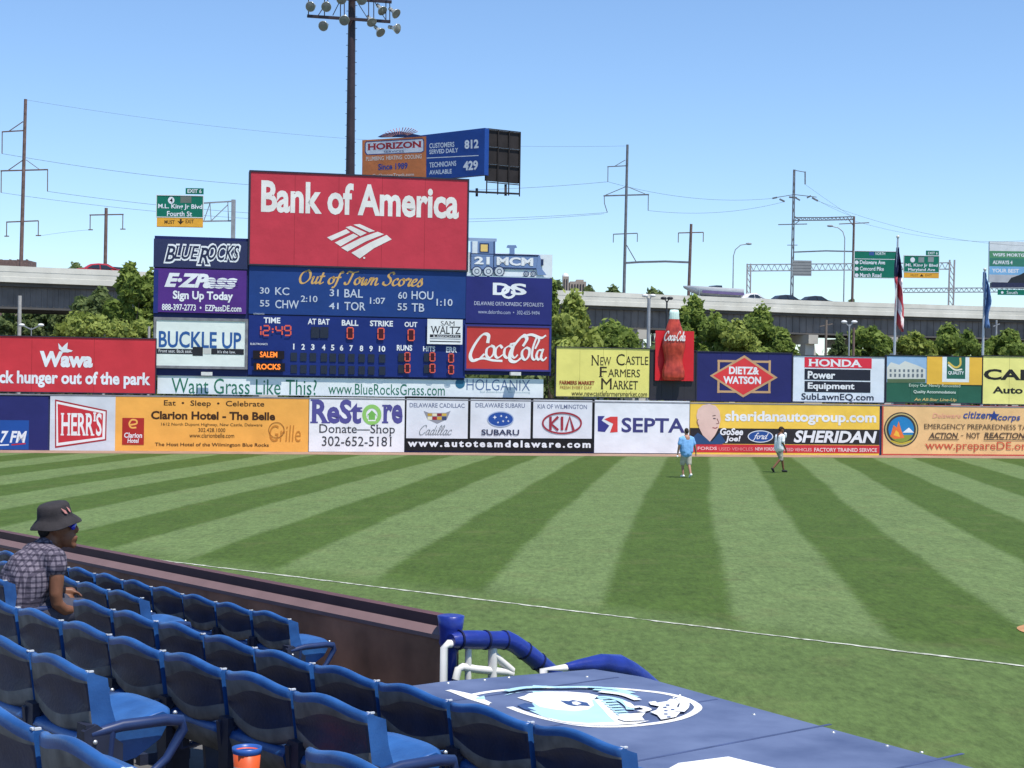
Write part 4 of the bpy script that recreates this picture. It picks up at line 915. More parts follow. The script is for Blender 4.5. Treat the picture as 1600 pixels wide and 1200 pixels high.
nn = t.nodes.new('ShaderNodeTexNoise'); nn.inputs['Scale'].default_value = 16; t.links.new(geo.outputs['Position'], nn.inputs['Vector']); bp = t.nodes.new('ShaderNodeBump'); bp.inputs['Distance'].default_value = .02; bp.inputs['Strength'].default_value = .8; t.links.new(nn.outputs[0], bp.inputs['Height']); t.links.new(bp.outputs[0], bs.inputs['Normal'])
m = MB()
for sx in (-1, 1):
    limb(m, [L_(sx * .06, .13, .48), L_(sx * .065, .145, .60), L_(sx * .075, .20, .74), L_(sx * .08, .275, .85)], [.14, .142, .152, .115])
    limb(m, [L_(sx * .06, .31, .90), L_(sx * .17, .31, .880), L_(sx * .205, .312, .835)], [.082, .088, .076])
limb(m, [L_(0, .29, .89), L_(0, .325, .945)], [.105, .08])
limb(m, [L_(0, .145, .64), L_(0, .20, .80), L_(0, .28, .88)], [.14, .145, .115])
remeshed('plaid_shirt', m, pl, .012, 5, man)
m = MB()
for sx in (-1, 1): limb(m, [L_(sx * .09, .15, .50), L_(sx * .13, .36, .52), L_(sx * .16, .50, .53)], [.112, .104, .088])
remeshed('shorts', m, mat('dark_shorts', (.05, .05, .07), .9, .2, 20), .014, 4, man)
# bucket hat: crown, sloped brim
HATM = mat('hat_charcoal', (.030, .026, .028), .9, .2, 25, bump=.002, bscale=120)
HT = Matrix.Translation(hc + HM @ Vector((0, -.012, .058))) @ (MM.to_3x3() @ Matrix.Rotation(R(12), 3, 'X') @ Matrix.Rotation(R(5), 3, 'Y')).to_4x4()
m = MB(); P = []
for r_, z_ in ((.0, .104), (.05, .103), (.083, .096), (.094, .082), (.1, .04), (.104, .012), (.112, .0), (.135, -.022), (.152, -.042), (.153, -.046), (.134, -.028), (.110, -.006), (.096, .006)):
    P.append([HT @ Vector((r_ * 1.0 * math.cos(a_ * math.pi / 16), r_ * 1.13 * math.sin(a_ * math.pi / 16) , z_ + .006 * math.sin(a_ * math.pi / 4) * (r_ > .11))) for a_ in range(32)])
m.grid(P, closed=True); m.build('bucket_hat', HATM, man)
m = MB()
for k, (a0_, a1_) in enumerate(((-18, 2), (4, 20))):
    Q_ = [HT @ Vector(((.113 - z_ * .12) * math.cos(R(22 + a0_ + t_ * (a1_ - a0_))), (.113 - z_ * .12) * 1.13 * math.sin(R(22 + a0_ + t_ * (a1_ - a0_))), z_)) for t_, z_ in ((0, .08), (.5, .04), (1, .03), (.8, .055), (.5, .065))]
    m.add(Q_, [(0, 1, 2, 3, 4)])
m.build('hat_emblem', mat('emblem_pink', (.6, .25, .22), .7, .2, 40), man)
m = MB()
for sx in (-1, 1): blob(m, hc + HM @ Vector((sx * .037, .106, -.006)), (.031, .018, .024), HM)
m.tube([hc + HM @ Vector((.064, .092, .0)), hc + HM @ Vector((.082, .0, .016))], .004); m.tube([hc + HM @ Vector((-.064, .092, .0)), hc + HM @ Vector((-.082, .0, .016))], .004)
m.build('sunglasses', mat('blue_lens', (.01, .02, .5), .08, .1, 9, spec=1), man)
m = MB(); limb(m, [hc + HM @ Vector((-.05, -.08, -.02)), hc + HM @ Vector((.05, -.08, -.02))], [.045, .045]); limb(m, [hc + HM @ Vector((-.03, -.085, -.06)), hc + HM @ Vector((.03, -.085, -.06))], [.03, .03]); remeshed('hair', m, mat('black_hair', (.01, .009, .01), .7, .2, 40), .01, 3, man)
m = MB()
for sx in (-1, 1): limb(m, [L_(sx * .15, .50, .055), L_(sx * .16, .62, .05), L_(sx * .165, .72, .04)], [.055, .052, .045])
remeshed('shoes', m, mat('dark_shoe', (.03, .03, .035), .7, .2, 10), .012, 3, man)
# papers left on the seats in front of him
PAP = mat('paper_print', (.42, .46, .50), .8, .6, 34, col2=(.78, .80, .80))
def leaflet(name, label, cat, px, py, r, rot, sz):
    q = at_z(px, py, H - ROWS[r][1] - .17); b0 = thing(name, q, label, cat)
    m = MB(); M3 = (ROWMAT.to_3x3() @ Euler(rot).to_matrix()); 
    for k in range(3): m.box(q + M3 @ Vector((.004 * k, .01 * k, .012 * k)), (sz[0], sz[1], .004), M3 @ Matrix.Rotation(R(6 * k), 3, 'X'))
    m.build('pages', PAP, b0)
leaflet('programme', 'folded printed programme by the knee of the seated man', 'programme', 126, 934, 'B', (R(60), R(10), R(25)), (.10, .15))
leaflet('programme', 'printed programme tucked between two seats in the second row', 'programme', 179, 944, 'B', (R(65), R(-8), R(-20)), (.12, .13))
# ---------------------------------------------------------------- trees
def leaf_mat(name, c1, c2):
    m = bpy.data.materials.new(name); m.use_nodes = True; t = m.node_tree; b = t.nodes['Principled BSDF']; L = t.links
    b.inputs['Roughness'].default_value = .75; b.inputs['Specular IOR Level'].default_value = .2
    g = t.nodes.new('ShaderNodeNewGeometry'); n = t.nodes.new('ShaderNodeTexNoise'); n.inputs['Scale'].default_value = .8; n.inputs['Detail'].default_value = 6
    L.new(g.outputs['Position'], n.inputs['Vector']); r = t.nodes.new('ShaderNodeValToRGB'); L.new(n.outputs['Fac'], r.inputs[0])
    r.color_ramp.elements[0].position = .32; r.color_ramp.elements[1].position = .68; r.color_ramp.elements[0].color = (*c1, 1); r.color_ramp.elements[1].color = (*c2, 1)
    L.new(r.outputs[0], b.inputs['Base Color'])
    tr = t.nodes.new('ShaderNodeBsdfTranslucent'); L.new(r.outputs[0], tr.inputs['Color']); mx = t.nodes.new('ShaderNodeMixShader'); mx.inputs[0].default_value = .45
    L.new(b.outputs[0], mx.inputs[1]); L.new(tr.outputs[0], mx.inputs[2]); L.new(mx.outputs[0], t.nodes['Material Output'].inputs[0]); return m
LF = [leaf_mat('leaves_mid', (.12, .18, .035), (.30, .38, .09)), leaf_mat('leaves_light', (.19, .24, .045), (.42, .48, .13)), leaf_mat('leaves_dark', (.09, .13, .05), (.22, .28, .10))]
BARK = mat('bark', (.10, .075, .055), .9, .3, 3)
def leaves(name, lobes, n, size, m, parent):
    vols = np.array([r[0] * r[2] for _, r in lobes]); pr = vols / vols.sum(); idx = RNG.choice(len(lobes), n, p=pr)
    C = np.array([c for c, _ in lobes])[idx]; Rr = np.array([r for _, r in lobes])[idx]
    d = RNG.normal(size=(n, 3)); d /= np.linalg.norm(d, axis=1)[:, None]; rad = np.abs(RNG.normal(.85, .22, n))
    P = C + d * Rr * rad[:, None]
    nrm = d + RNG.normal(size=(n, 3)) * .7; nrm /= np.linalg.norm(nrm, axis=1)[:, None]
    up = RNG.normal(size=(n, 3)); u = np.cross(nrm, up); u /= np.linalg.norm(u, axis=1)[:, None]; v = np.cross(nrm, u)
    s1 = (size * RNG.uniform(.55, 1.3, n))[:, None]; s2 = s1 * .62
    V = np.stack([P - u * s1, P - v * s2, P + u * s1, P + v * s2], 1).reshape(-1, 3)
    me = bpy.data.meshes.new(name); me.vertices.add(4 * n); me.vertices.foreach_set('co', V.ravel())
    me.loops.add(4 * n); me.loops.foreach_set('vertex_index', np.arange(4 * n, dtype=np.int32)); me.polygons.add(n)
    me.polygons.foreach_set('loop_start', np.arange(0, 4 * n, 4, dtype=np.int32)); me.polygons.foreach_set('loop_total', np.full(n, 4, dtype=np.int32))
    me.materials.append(m); me.update(calc_edges=True)
    o = bpy.data.objects.new(name, me); COL.objects.link(o)
    if parent is not None: put(o, parent)
    return o
def tree(px, w, ytop, ylow, d, kind, label, n=5200, leaf=.34, name='leafy_tree', ragged=1.0):
    """crown between photo rows ytop and ylow, w pixels wide, standing d metres off"""
    top, low = at(px, ytop, d), at(px, ylow, d); rw = w / 2 * d / F; hz = (top.z - low.z) / 2; base = Vector((top.x, d, 0))
    t = thing(name, base, label, 'tree' if name != 'shrub' else 'shrub', 'trees and shrubs beyond the outfield boards')
    cz = (top.z + low.z) / 2; lobes = []
    for k in range(30):
        a_ = random.uniform(0, 2 * math.pi); z_ = random.uniform(-.8, .85); f_ = math.sqrt(max(0, 1 - z_ * z_)) * random.uniform(.3, 1.0)
        r_ = rw * random.choice((.13, .18, .26, .36)) * random.uniform(.85, 1.15)
        lobes.append((np.array([base.x + rw * f_ * math.cos(a_), d + min(rw, 5) * f_ * math.sin(a_), cz + hz * z_ * .8]), np.array([r_, r_, min(r_ * .85, hz * .6)])))
    lobes.append((np.array([base.x, d, cz + hz * .62]), np.array([rw * .35, rw * .35, hz * .42])))
    leaves('crown', lobes, int(n * 1.7), leaf * .78, LF[kind], t)
    m = MB(); m.tube([base, base + Vector((.1, 0, max(.6, low.z * .6))), Vector((base.x, d, cz))], [max(.12, rw * .09), max(.1, rw * .07), rw * .03], 8)
    for k in range(6):
        c_ = Vector(lobes[k][0]); s_ = Vector((base.x, d, max(.5, low.z * .5 + (cz - low.z) * .5 * random.random()))); m.tube([s_, (s_ + c_) / 2 + Vector((0, 0, .2)), c_], [rw * .04, rw * .028, rw * .012], 6)
    m.build('trunk', BARK, t); return t
tree(202, 66, 418, 545, 118, 0, 'tall green tree rising in front of the bridge, left of the scoreboard', 7000)
tree(236, 60, 432, 545, 121, 0, 'green tree partly hidden by the left edge of the scoreboard', 5000)
tree(158, 74, 455, 545, 120, 2, 'dark green tree under the bridge, left of the tall tree', 5500)
tree(148, 120, 495, 548, 100, 1, 'low yellow green shrub just above the red board', 6500, .22, 'shrub')
tree(222, 80, 503, 548, 101, 1, 'yellow green shrub beside the left edge of the scoreboard', 4500, .22, 'shrub')
tree(100, 50, 480, 560, 165, 2, 'dark tree under the bridge above the red board', 3500, .4)
tree(62, 60, 472, 560, 172, 2, 'grey green tree behind the concrete pole at the left', 3500, .4)
tree(14, 46, 472, 560, 178, 2, 'dark tree at the left photo edge under the bridge', 3000, .4)
tree(897, 96, 464, 640, 112, 1, 'bright bushy tree right of the scoreboard', 9000, .3)
tree(862, 50, 448, 640, 116, 0, 'tree peeping out behind the right edge of the scoreboard', 4500, .3)
tree(955, 90, 505, 600, 118, 0, 'rounded tree behind the yellow board', 6000, .3)
tree(962, 44, 515, 600, 116, 0, 'small tree in front of the square concrete pier', 4000, .3)
tree(1085, 70, 470, 600, 122, 0, 'tall tree just right of the giant bottle', 6500, .32)
tree(1118, 70, 496, 600, 118, 0, 'green tree above the navy deli board', 5500, .3)
tree(1152, 70, 505, 600, 116, 1, 'pale green tree between the two taller trees above the deli board', 5000, .28)
tree(1190, 76, 484, 600, 124, 0, 'broad tree above the right end of the deli board', 7000, .32)
tree(1226, 48, 522, 600, 117, 0, 'low tree left of the broad white pier', 4000, .28)
tree(1312, 30, 526, 600, 117, 2, 'small dark tree between the pier and the white board', 3000, .26)
tree(1362, 78, 514, 600, 119, 0, 'rounded tree just left of the tall flagpole', 5500, .28)
tree(1430, 66, 522, 600, 118, 1, 'pale bushy tree just right of the tall flagpole', 4500, .26)
tree(1482, 84, 512, 600, 120, 0, 'rounded tree between the two flagpoles', 6000, .28)
tree(1512, 50, 520, 600, 117, 0, 'small tree left of the blue flag', 3500, .26)
tree(1578, 76, 518, 600, 119, 0, 'leafy tree right of the blue flag', 5500, .28)
tree(1622, 60, 512, 600, 121, 0, 'tree cut by the right photo edge', 3500, .28)
# the far wood under and beyond the bridge reads as one mass
lobes = []
for x in np.arange(-95, 130, 4.5):
    y = 215 + .25 * x + RNG.uniform(-6, 6); r = RNG.uniform(3, 5.5); lobes.append((np.array([x, y + 4, 1.2]), np.array([4.5, 4, 3.0]))); lobes.append((np.array([x, y, RNG.uniform(2.5, 6.0)]), np.array([r, r, r * .9])))
o = leaves('far_wood', lobes, 26000, .7, LF[2], None); tag(o, 'dark far wood seen as one mass under the bridge', 'wood', None, 'stuff')
for i, (x, w_, yt, yl, d, lb) in enumerate(((872, 26, 440, 470, 330, 'far dark treetop at the left of the tan tower'), (958, 40, 448, 470, 320, 'far dark treetop behind the bridge, left of the catenary portal'), (1020, 46, 453, 472, 320, 'far dark treetop behind the bridge, inside the catenary portal'), (920, 34, 448, 470, 330, 'far treetop at the right of the tan building'), (118, 44, 412, 440, 330, 'far treetop behind the bridge, left of the red car'), (1330, 30, 470, 490, 330, 'far treetop behind the dark car on the bridge'))):
    tree(x, w_, yt, yl + 30, d, 2, lb, 1600, .6)

mb = MB(); P = []
for i in range(60):
    x = -160 + i * 6; y = 238 + .25 * x; P.append([(x, y - 14, -.2), (x, y - 5, 3.2 + RNG.uniform(-.3, .3)), (x, y, 5.2 + RNG.uniform(-.5, .5)), (x, y + 14, -.2)])
mb.grid(P); struct('embankment', mb, mat('weedy_bank', (.05, .07, .025), .95, .4, .6, bump=.2, bscale=1.5))
# ---------------------------------------------------------------- raised highway
DECKZ = 13.0
pp = [(-260, 405), (0, 413), (240, 425), (560, 440), (870, 452), (1240, 472), (1600, 482), (1900, 488)]
pl_ = []
for x, y in pp: pl_.append(at_z(x, y, DECKZ))
for _ in range(2):
    q = pl_[:]
    for i in range(1, len(pl_) - 1): q[i] = (pl_[i - 1] + pl_[i] * 2 + pl_[i + 1]) / 4
    pl_ = q
pl_ = [pl_[0] + (pl_[0] - pl_[1]) * .6] + pl_ + [pl_[-1] + (pl_[-1] - pl_[-2]) * 1.2]
road = []
for i in range(len(pl_) - 1):
    for k in range(8): road.append(pl_[i].lerp(pl_[i + 1], k / 8))
road.append(pl_[-1])
def side(i):
    t = road[min(i + 1, len(road) - 1)] - road[max(i - 1, 0)]; t.z = 0; t.normalize(); return Vector((-t.y, t.x, 0))
def nearest(px, d_=None):
    a, _ = un(px, 600); best = min(range(len(road)), key=lambda i: abs(road[i].x / road[i].y - a)); i = best
    j = i + 1 if (road[i].x / road[i].y < a and i + 1 < len(road)) else max(i - 1, 0)
    ra, rb = road[i].x / road[i].y, road[j].x / road[j].y; t = 0 if abs(rb - ra) < 1e-6 else (a - ra) / (rb - ra)
    return road[i].lerp(road[j], t), side(i)
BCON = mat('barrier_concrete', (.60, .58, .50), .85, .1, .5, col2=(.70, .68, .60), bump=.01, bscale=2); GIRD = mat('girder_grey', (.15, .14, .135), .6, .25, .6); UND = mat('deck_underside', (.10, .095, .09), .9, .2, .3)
br = thing('highway_bridge', (road[30].x, road[30].y, 0), 'long raised concrete highway crossing behind the outfield trees', 'bridge')
def sweep(prof, name, m_, sm=False):
    mb = MB(); P = []
    for i, p in enumerate(road):
        s_ = side(i); P.append([p + s_ * o_ + Vector((0, 0, z_)) for o_, z_ in prof])
    mb.grid(P, smooth=sm, closed=True); o = mb.build(name, m_, br); mb.fixn(o); return o
sweep([(0, -1.42), (0, -.95), (.02, -.94), (.02, -.5), (0, -.49), (0, 0), (.3, 0), (.38, -1.1), (.5, -1.42)], 'parapet', BCON)
sweep([(17, -1.4), (17, -.75), (17.3, -.75), (17.3, -1.4)], 'parapet', BCON)
sweep([(.45, -1.75), (.45, -.8), (17.0, -.8), (17.0, -1.75)], 'deck', mat('deck_asphalt', (.09, .09, .09), .9, .2, .5))
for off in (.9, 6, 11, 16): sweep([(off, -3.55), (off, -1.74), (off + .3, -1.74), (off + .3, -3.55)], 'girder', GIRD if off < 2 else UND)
mb = MB()
for i in range(0, len(road) - 1):
    for f_ in (0, .25, .5, .75):
        p = road[i].lerp(road[i + 1], f_); s_ = side(i); mb.obox(p + s_ * .86 + Vector((0, 0, -2.64)), [Vector((s_.y, -s_.x, 0)), s_, Vector((0, 0, 1))], (.10, .06, 1.75))
mb.build('girder_stiffener', GIRD, br)
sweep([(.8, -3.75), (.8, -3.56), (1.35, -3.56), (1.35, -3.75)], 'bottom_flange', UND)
mb = MB()
for i in range(0, len(road) - 1, 2):
    p = road[i]; s_ = side(i); mb.beam(p + s_ * 1 + Vector((0, 0, -2.2)), p + s_ * 16 + Vector((0, 0, -2.2)), .25, .5); mb.beam(p + s_ * 1.2 + Vector((0, 0, -3.4)), p + s_ * 6 + Vector((0, 0, -2.0)), .2); mb.beam(p + s_ * 6.2 + Vector((0, 0, -3.4)), p + s_ * 11 + Vector((0, 0, -2.0)), .2)
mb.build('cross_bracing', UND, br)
PIER = mat('pier_concrete', (.44, .41, .35), .85, .15, .4, bump=.01, bscale=2)
for px, wt_, wb in ((1001, 1.0, 1.9), (1268, 1.1, 2.6), (1393, .9, 1.5), (1497, .8, 1.3), (1583, 1.0, 1.7), (1150, .8, 1.2), (700, 1, 1.9), (420, 1, 1.9), (-60, 1, 1.8), (1700, 1, 1.8)):
    p, s_ = nearest(px); t_ = Vector((s_.y, -s_.x, 0)); mb = MB()
    for off in (1.0, 13):
        c_ = p + s_ * off; P = []
        for z_, w_ in ((0, wb), (3.2, wb * .92), (8.2, wt_)): P.append([Vector((c_.x, c_.y, z_)) + t_ * (w_ / 2 * a_) + s_ * (w_ / 2 * b_) for a_, b_ in ((-1, -1), (1, -1), (1, 1), (-1, 1))])
        mb.grid(P, smooth=False, closed=True)
    c_ = p + s_ * 7; mb.obox(Vector((c_.x, c_.y, 8.7)), [t_, s_, Vector((0, 0, 1))], (1.2, 14.5, 1.0)); o = mb.build('pier', PIER, br); mb.fixn(o)

# ---------------------------------------------------------------- vehicles on the highway
TYRE = mat('tyre', (.02, .02, .02), .8, .2, 9); GLASS = mat('car_glass', (.02, .025, .03), .08, .1, 3, spec=.8)
def car(px, off, length, body, label, kind='car'):
    p, s_ = nearest(px); t_ = Vector((s_.y, -s_.x, 0)); c_ = p + s_ * off; c_.z = DECKZ - .8
    th = thing(kind.replace(' ', '_'), c_, label, kind)
    W = 1.7; f_ = length / 4.4
    G = lambda x, y, z: c_ + t_ * (x * f_) + s_ * y + Vector((0, 0, z))
    paint = mat('paint_' + body[0], body[1], .3, .05, 2, spec=.6)
    pr = [(-2.2, .35), (-2.2, .8), (-2.05, .92), (-1.5, 1.0), (-1.0, 1.38), (-.4, 1.47), (.3, 1.44), (1.0, 1.02), (1.9, .86), (2.15, .7), (2.2, .35)]
    mb = MB(); P = []
    for y_, k_ in ((-W / 2, .96), (-W / 2 + .12, 1), (W / 2 - .12, 1), (W / 2, .96)): P.append([G(x, y_ * (1 - .16 * max(0, (z - .95) * 2)), z * k_) for x, z in pr])
    mb.grid(P); mb.add(P[0], [tuple(range(len(pr)))]); mb.add(P[-1], [tuple(range(len(pr)))[::-1]]); o = mb.build('body', paint, th); mb.fixn(o)
    for sy in (-1, 1):
        mb = MB(); y_ = sy * (W / 2 + .0)
        for q in ([(-1.3, 1.0), (-.92, 1.30), (-.35, 1.37), (-.3, 1.0)], [(-.2, 1.0), (-.25, 1.37), (.22, 1.34), (.75, 1.0)]): mb.add([G(x, y_ * (1 - .16 * max(0, (z - .95) * 2)) + sy * .015, z * .97) for x, z in q], [(0, 1, 2, 3)])
        mb.build('window', GLASS, th)
    mb = MB(); mb.add([G(.34, -.62, 1.44), G(.34, .62, 1.44), G(.99, .7, 1.05), G(.99, -.7, 1.05)], [(0, 1, 2, 3)]); mb.build('windscreen', GLASS, th)
    for x in (-1.4, 1.35):
        for sy in (-1, 1):
            mb = MB(); mb.lathe(G(x, sy * .72, .32), [(0, -.1), (.3, -.1), (.32, -.06), (.32, .06), (.3, .1), (.17, .1), (.15, .08), (0, .08)], 16, ax=s_ * sy); mb.build('wheel', TYRE, th)
    return th
car(163, 1.9, 5.0, ('red', (.40, .02, .03)), 'red car driving on the bridge beside the short rusty post')
car(198, 5.6, 4.6, ('black', (.02, .02, .025)), 'dark car just ahead of the red car on the bridge')
car(1244, 2.4, 4.8, ('black', (.02, .02, .025)), 'dark car at the foot of the tall lattice mast')
car(1289, 2.4, 4.8, ('black', (.02, .02, .025)), 'dark car on the bridge right of the lattice mast')
car(1191, 2.2, 3.9, ('white', (.72, .72, .72)), 'white car following the boat trailer on the bridge')
p, s_ = nearest(1132); t_ = Vector((s_.y, -s_.x, 0)); c_ = p + s_ * 2.2; c_.z = DECKZ - .8
bt = thing('boat', c_, 'white speedboat with a stripe darkened as shade, riding on a trailer', 'boat')
G = lambda x, y, z: c_ + t_ * x + s_ * y + Vector((0, 0, z))
secs = [(-4.0, .05, 1.75, 2.0), (-3.2, .55, 1.35, 2.0), (-2.2, .95, 1.0, 1.96), (-.8, 1.1, .85, 1.92), (1.0, 1.15, .8, 1.88), (3.0, 1.1, .8, 1.86)]
mb = MB(); P = []; P2 = []
for x, w_, zb_, zt_ in secs: P.append([G(x, -w_, zt_), G(x, -w_ * .96, (zb_ + zt_) / 2), G(x, -w_ * .7, zb_ + .2), G(x, 0, zb_), G(x, w_ * .7, zb_ + .2), G(x, w_ * .96, (zb_ + zt_) / 2), G(x, w_, zt_)])
mb.grid(P); mb.add(P[-1], [tuple(range(7))]); 
mb.grid([[r_[0], r_[-1]] for r_ in P]); o = mb.build('hull', mat('boat_white', (.78, .78, .78), .3, .05, 2), bt); mb.fixn(o)
mb = MB(); mb.grid([[G(x, -w_ * 1.0 - .02, zt_ - .42), G(x, -w_ * .99 - .02, zt_ - .72)] for x, w_, zb_, zt_ in secs[2:]]); mb.build('stripe', mat('boat_shade_plum', (.16, .12, .25), .4, .1, 2), bt)  # plum tone of the stripe is sun shade put into the hull colour
mb = MB(); mb.prism([G(-.6, -.8, 1.9), G(-.3, -.75, 2.15), G(.4, -.75, 2.15), G(.4, -.8, 1.9)], s_ * 1.6); o = mb.build('windscreen', GLASS, bt); mb.fixn(o)
tr = thing('boat_trailer', c_, 'boat trailer on the bridge under the white speedboat', 'trailer')
mb = MB()
for sy in (-.8, .8): mb.beam(G(-4.6, sy * .6, .75), G(3.6, sy, .75), .14); mb.beam(G(-2.5, sy, .75), G(-2.5, sy, 1.5), .1); mb.beam(G(2.5, sy, .75), G(2.5, sy, 1.3), .1)
mb.beam(G(-2, -.8, .75), G(-2, .8, .75), .12); mb.beam(G(3, -.8, .75), G(3, .8, .75), .12); mb.beam(G(3.5, 0, .75), G(5.2, 0, .62), .12); mb.build('trailer_frame', STEEL, tr)
for x in (.4, 1.3):
    for sy in (-1, 1):
        mb = MB(); mb.lathe(G(x, sy * .95, .34), [(0, -.1), (.32, -.1), (.34, 0), (.32, .1), (0, .1)], 14, ax=s_ * sy); mb.build('wheel', TYRE, tr)

# ---------------------------------------------------------------- catenary masts and wires
RUST = mat('rusty_mast', (.17, .11, .095), .7, .3, 2); MAST = mat('mast_grey', (.15, .155, .17), .6, .25, 2); WIRE = mat('wire', (.08, .085, .10), .6, .1, 1)
def mast(name, label, px, ytop, pxb, yb, d, w, m_, arms=(), tops=None, cat='mast', lattice=False):
    a, b = at(px, ytop, d), at(pxb, yb, d); e_ = b + (b - a) * ((b.z) / (a.z - b.z)); t = thing(name, (e_.x, d, 0), label, cat)
    mb = MB()
    wd = w * d / F
    if lattice:
        for sx in (-1, 1):
            for sy in (-1, 1): mb.beam(e_ + Vector((sx * wd * .6, sy * wd * .6, 0)), a + Vector((sx * wd * .25, sy * wd * .25, 0)), wd * .32)
        n_ = 26
        for k in range(n_):
            f0, f1 = k / n_, (k + 1) / n_; q0, q1 = e_.lerp(a, f0), e_.lerp(a, f1); r0, r1 = wd * (.6 - .35 * f0), wd * (.6 - .35 * f1); s = 1 if k % 2 else -1
            mb.beam(q0 + Vector((s * r0, -r0, 0)), q1 + Vector((-s * r1, -r1, 0)), wd * .2)
    else: mb.tube([e_, a], [wd * .62, wd * .42], 8)
    mb.build('mast_pole', m_, t)
    for arm in arms:                              # polyline of photo points, thickness px
        mb = MB(); pts = [at(x, y, d) for x, y in arm[0]]
        for q0, q1 in zip(pts, pts[1:]): mb.beam(q0, q1, arm[1] * d / F)
        mb.build(arm[2] if len(arm) > 2 else 'crossarm', m_, t)
    return t
def hang(x, y0, y1): return ([(x, y0), (x - .3, y1)], 1.2, 'insulator')
mast('catenary_mast', 'tall rusty catenary mast with three crossarms at the left photo edge', 40, 155, 33, 410, 196, 6, RUST, [([(3, 206), (38, 204)], 1.8), ([(36, 190), (14, 205)], 1.2, 'brace'), hang(3.5, 206, 240), ([(1, 267), (75, 265)], 2), ([(36, 250), (13, 266)], 1.2, 'brace'), ([(41, 250), (62, 265)], .9, 'brace'), hang(2, 267, 301), hang(74.5, 265, 299), ([(10, 347), (60, 345)], 1.8), hang(10.5, 347, 370), hang(60, 345, 369), ([(7, 369), (14, 369)], 1.6, 'insulator'), ([(56, 368), (64, 368)], 1.6, 'insulator')])
mast('catenary_mast', 'short rusty brown catenary post beside the red car', 166, 325, 164.5, 410, 192, 6, RUST, [([(140, 336), (193, 335)], 1.8), hang(141, 336, 358), hang(192, 335, 357), ([(138, 359), (145, 359)], 1.6, 'insulator'), ([(188, 358), (196, 358)], 1.6, 'insulator')])
mast('catenary_mast', 'tall grey catenary mast of the portal right of the scoreboard', 980.5, 226, 975, 457, 215, 4.6, MAST, [([(949, 260.5), (979, 259)], 1.4), ([(977, 250), (960, 260)], 1, 'brace'), hang(950, 260, 284), ([(943, 306), (1014, 304)], 2), ([(977, 292), (946, 305)], 1.1, 'brace'), ([(981, 292), (1008, 303)], .9, 'brace'), ([(944, 306), (944.5, 318), (949, 332)], 1.2, 'insulator'), hang(1013, 304, 329), ([(958, 366), (996, 364.5)], 1.5), hang(958.5, 366, 379), hang(996, 365, 378), ([(979, 383), (994, 409)], 1.3, 'brace'), ([(976, 411), (1000, 409.5), (1040, 408.5), (1078, 410)], 3, 'portal_beam')])
mast('catenary_mast', 'shorter dark mast at the right end of the catenary portal', 1080, 350, 1076, 462, 215, 5, RUST, [([(1060, 364), (1099, 363)], 1.6), hang(1060, 364, 379), hang(1099, 363, 378)])
mast('catenary_mast', 'tall lattice mast carrying the double portal beams', 1241, 265, 1237, 472, 235, 4, MAST, [([(1241, 266), (1258, 269)], 1), ([(1258, 268), (1258, 288)], 1.8, 'insulator'), ([(1207, 309.5), (1241, 304), (1276, 308)], 1), ([(1207, 310), (1214, 308.5)], 2.4, 'insulator'), ([(1218, 311), (1226, 315)], 2.4, 'insulator'), ([(1233, 308), (1245, 309)], 2.4, 'insulator'), ([(1243, 309), (1250, 313)], 2, 'insulator'), ([(1261, 309), (1267, 306)], 2.4, 'insulator'), ([(1269, 309), (1278, 314)], 2.4, 'insulator'), ([(1216, 351), (1261, 350)], 1.4), ([(1240, 340), (1290, 340), (1334, 338.5)], 1.6, 'portal_beam'), ([(1240, 344.5), (1290, 344), (1334, 343)], 1.6, 'portal_beam')] + [([(1242 + 6.1 * k, 344.5), (1245 + 6.1 * k, 340), (1248 + 6.1 * k, 344)], .9, 'lattice') for k in range(15)] + [([(1240, 337), (1250, 344), (1240, 352)], 1.2, 'brace'), ([(1239, 394), (1290, 392), (1334, 393)], 2, 'portal_beam'), ([(1230, 383), (1246, 383)], 1)], lattice=True)
mast('catenary_mast', 'dark mast closing the right side of the double portal', 1334.5, 338, 1331.5, 474, 235, 4, RUST, [([(1311, 350), (1358, 348)], 1.3), ([(1333, 352), (1326, 343)], 1.2, 'brace')])
def wire(pts, d0, d1, sag_px=0, r=.022, lab=''):
    (x0, y0), (x1, y1) = pts; a, b = at(x0, y0, d0), at(x1, y1, d1); mb = MB(); n = 24; P = []
    for k in range(n + 1):
        f_ = k / n; q = a.lerp(b, f_); q.z -= sag_px * (d0 + d1) / 2 / F * 4 * f_ * (1 - f_); P.append(q)
    mb.tube(P, r, 5); o = mb.build('overhead_wire', WIRE); tag(o, lab, 'wire', 'overhead wires'); return o
wire([(40, 156), (980, 228)], 196, 215, 22, .014, 'thin top wire strung between the two tallest masts')
wire([(3, 240), (950, 284)], 196, 215, 32, .022, 'wire from the upper left crossarm to the tall grey mast')
wire([(74, 299), (949, 332)], 196, 215, 24, .022, 'wire from the right tip of the long rusty crossarm')
wire([(2, 301), (944, 334)], 196, 215, 28, .02, 'wire from the left tip of the long rusty crossarm')
wire([(60, 369), (141, 359)], 196, 192, -1, .014, 'wire between the low crossarms of the two rusty masts')
wire([(950, 284), (1207, 310)], 215, 235, 12, .02, 'wire from the tall grey mast to the lattice mast, upper of two')
wire([(1013, 329), (1226, 315)], 215, 235, 10, .02, 'wire from the tall grey mast to the lattice mast, lower of two')
wire([(1278, 314), (1600, 384)], 235, 240, 14, .018, 'wire running right from the lattice mast past the flags')
wire([(1258, 288), (1334, 340)], 235, 235, 1, .016, 'short steep wire between the lattice mast and its partner')
wire([(1267, 307), (1334, 339)], 235, 235, 2, .016, 'second short wire above the double portal')
wire([(1334, 345), (1640, 372)], 235, 250, 16, .016, 'low wire running right from the portal behind the green signs')
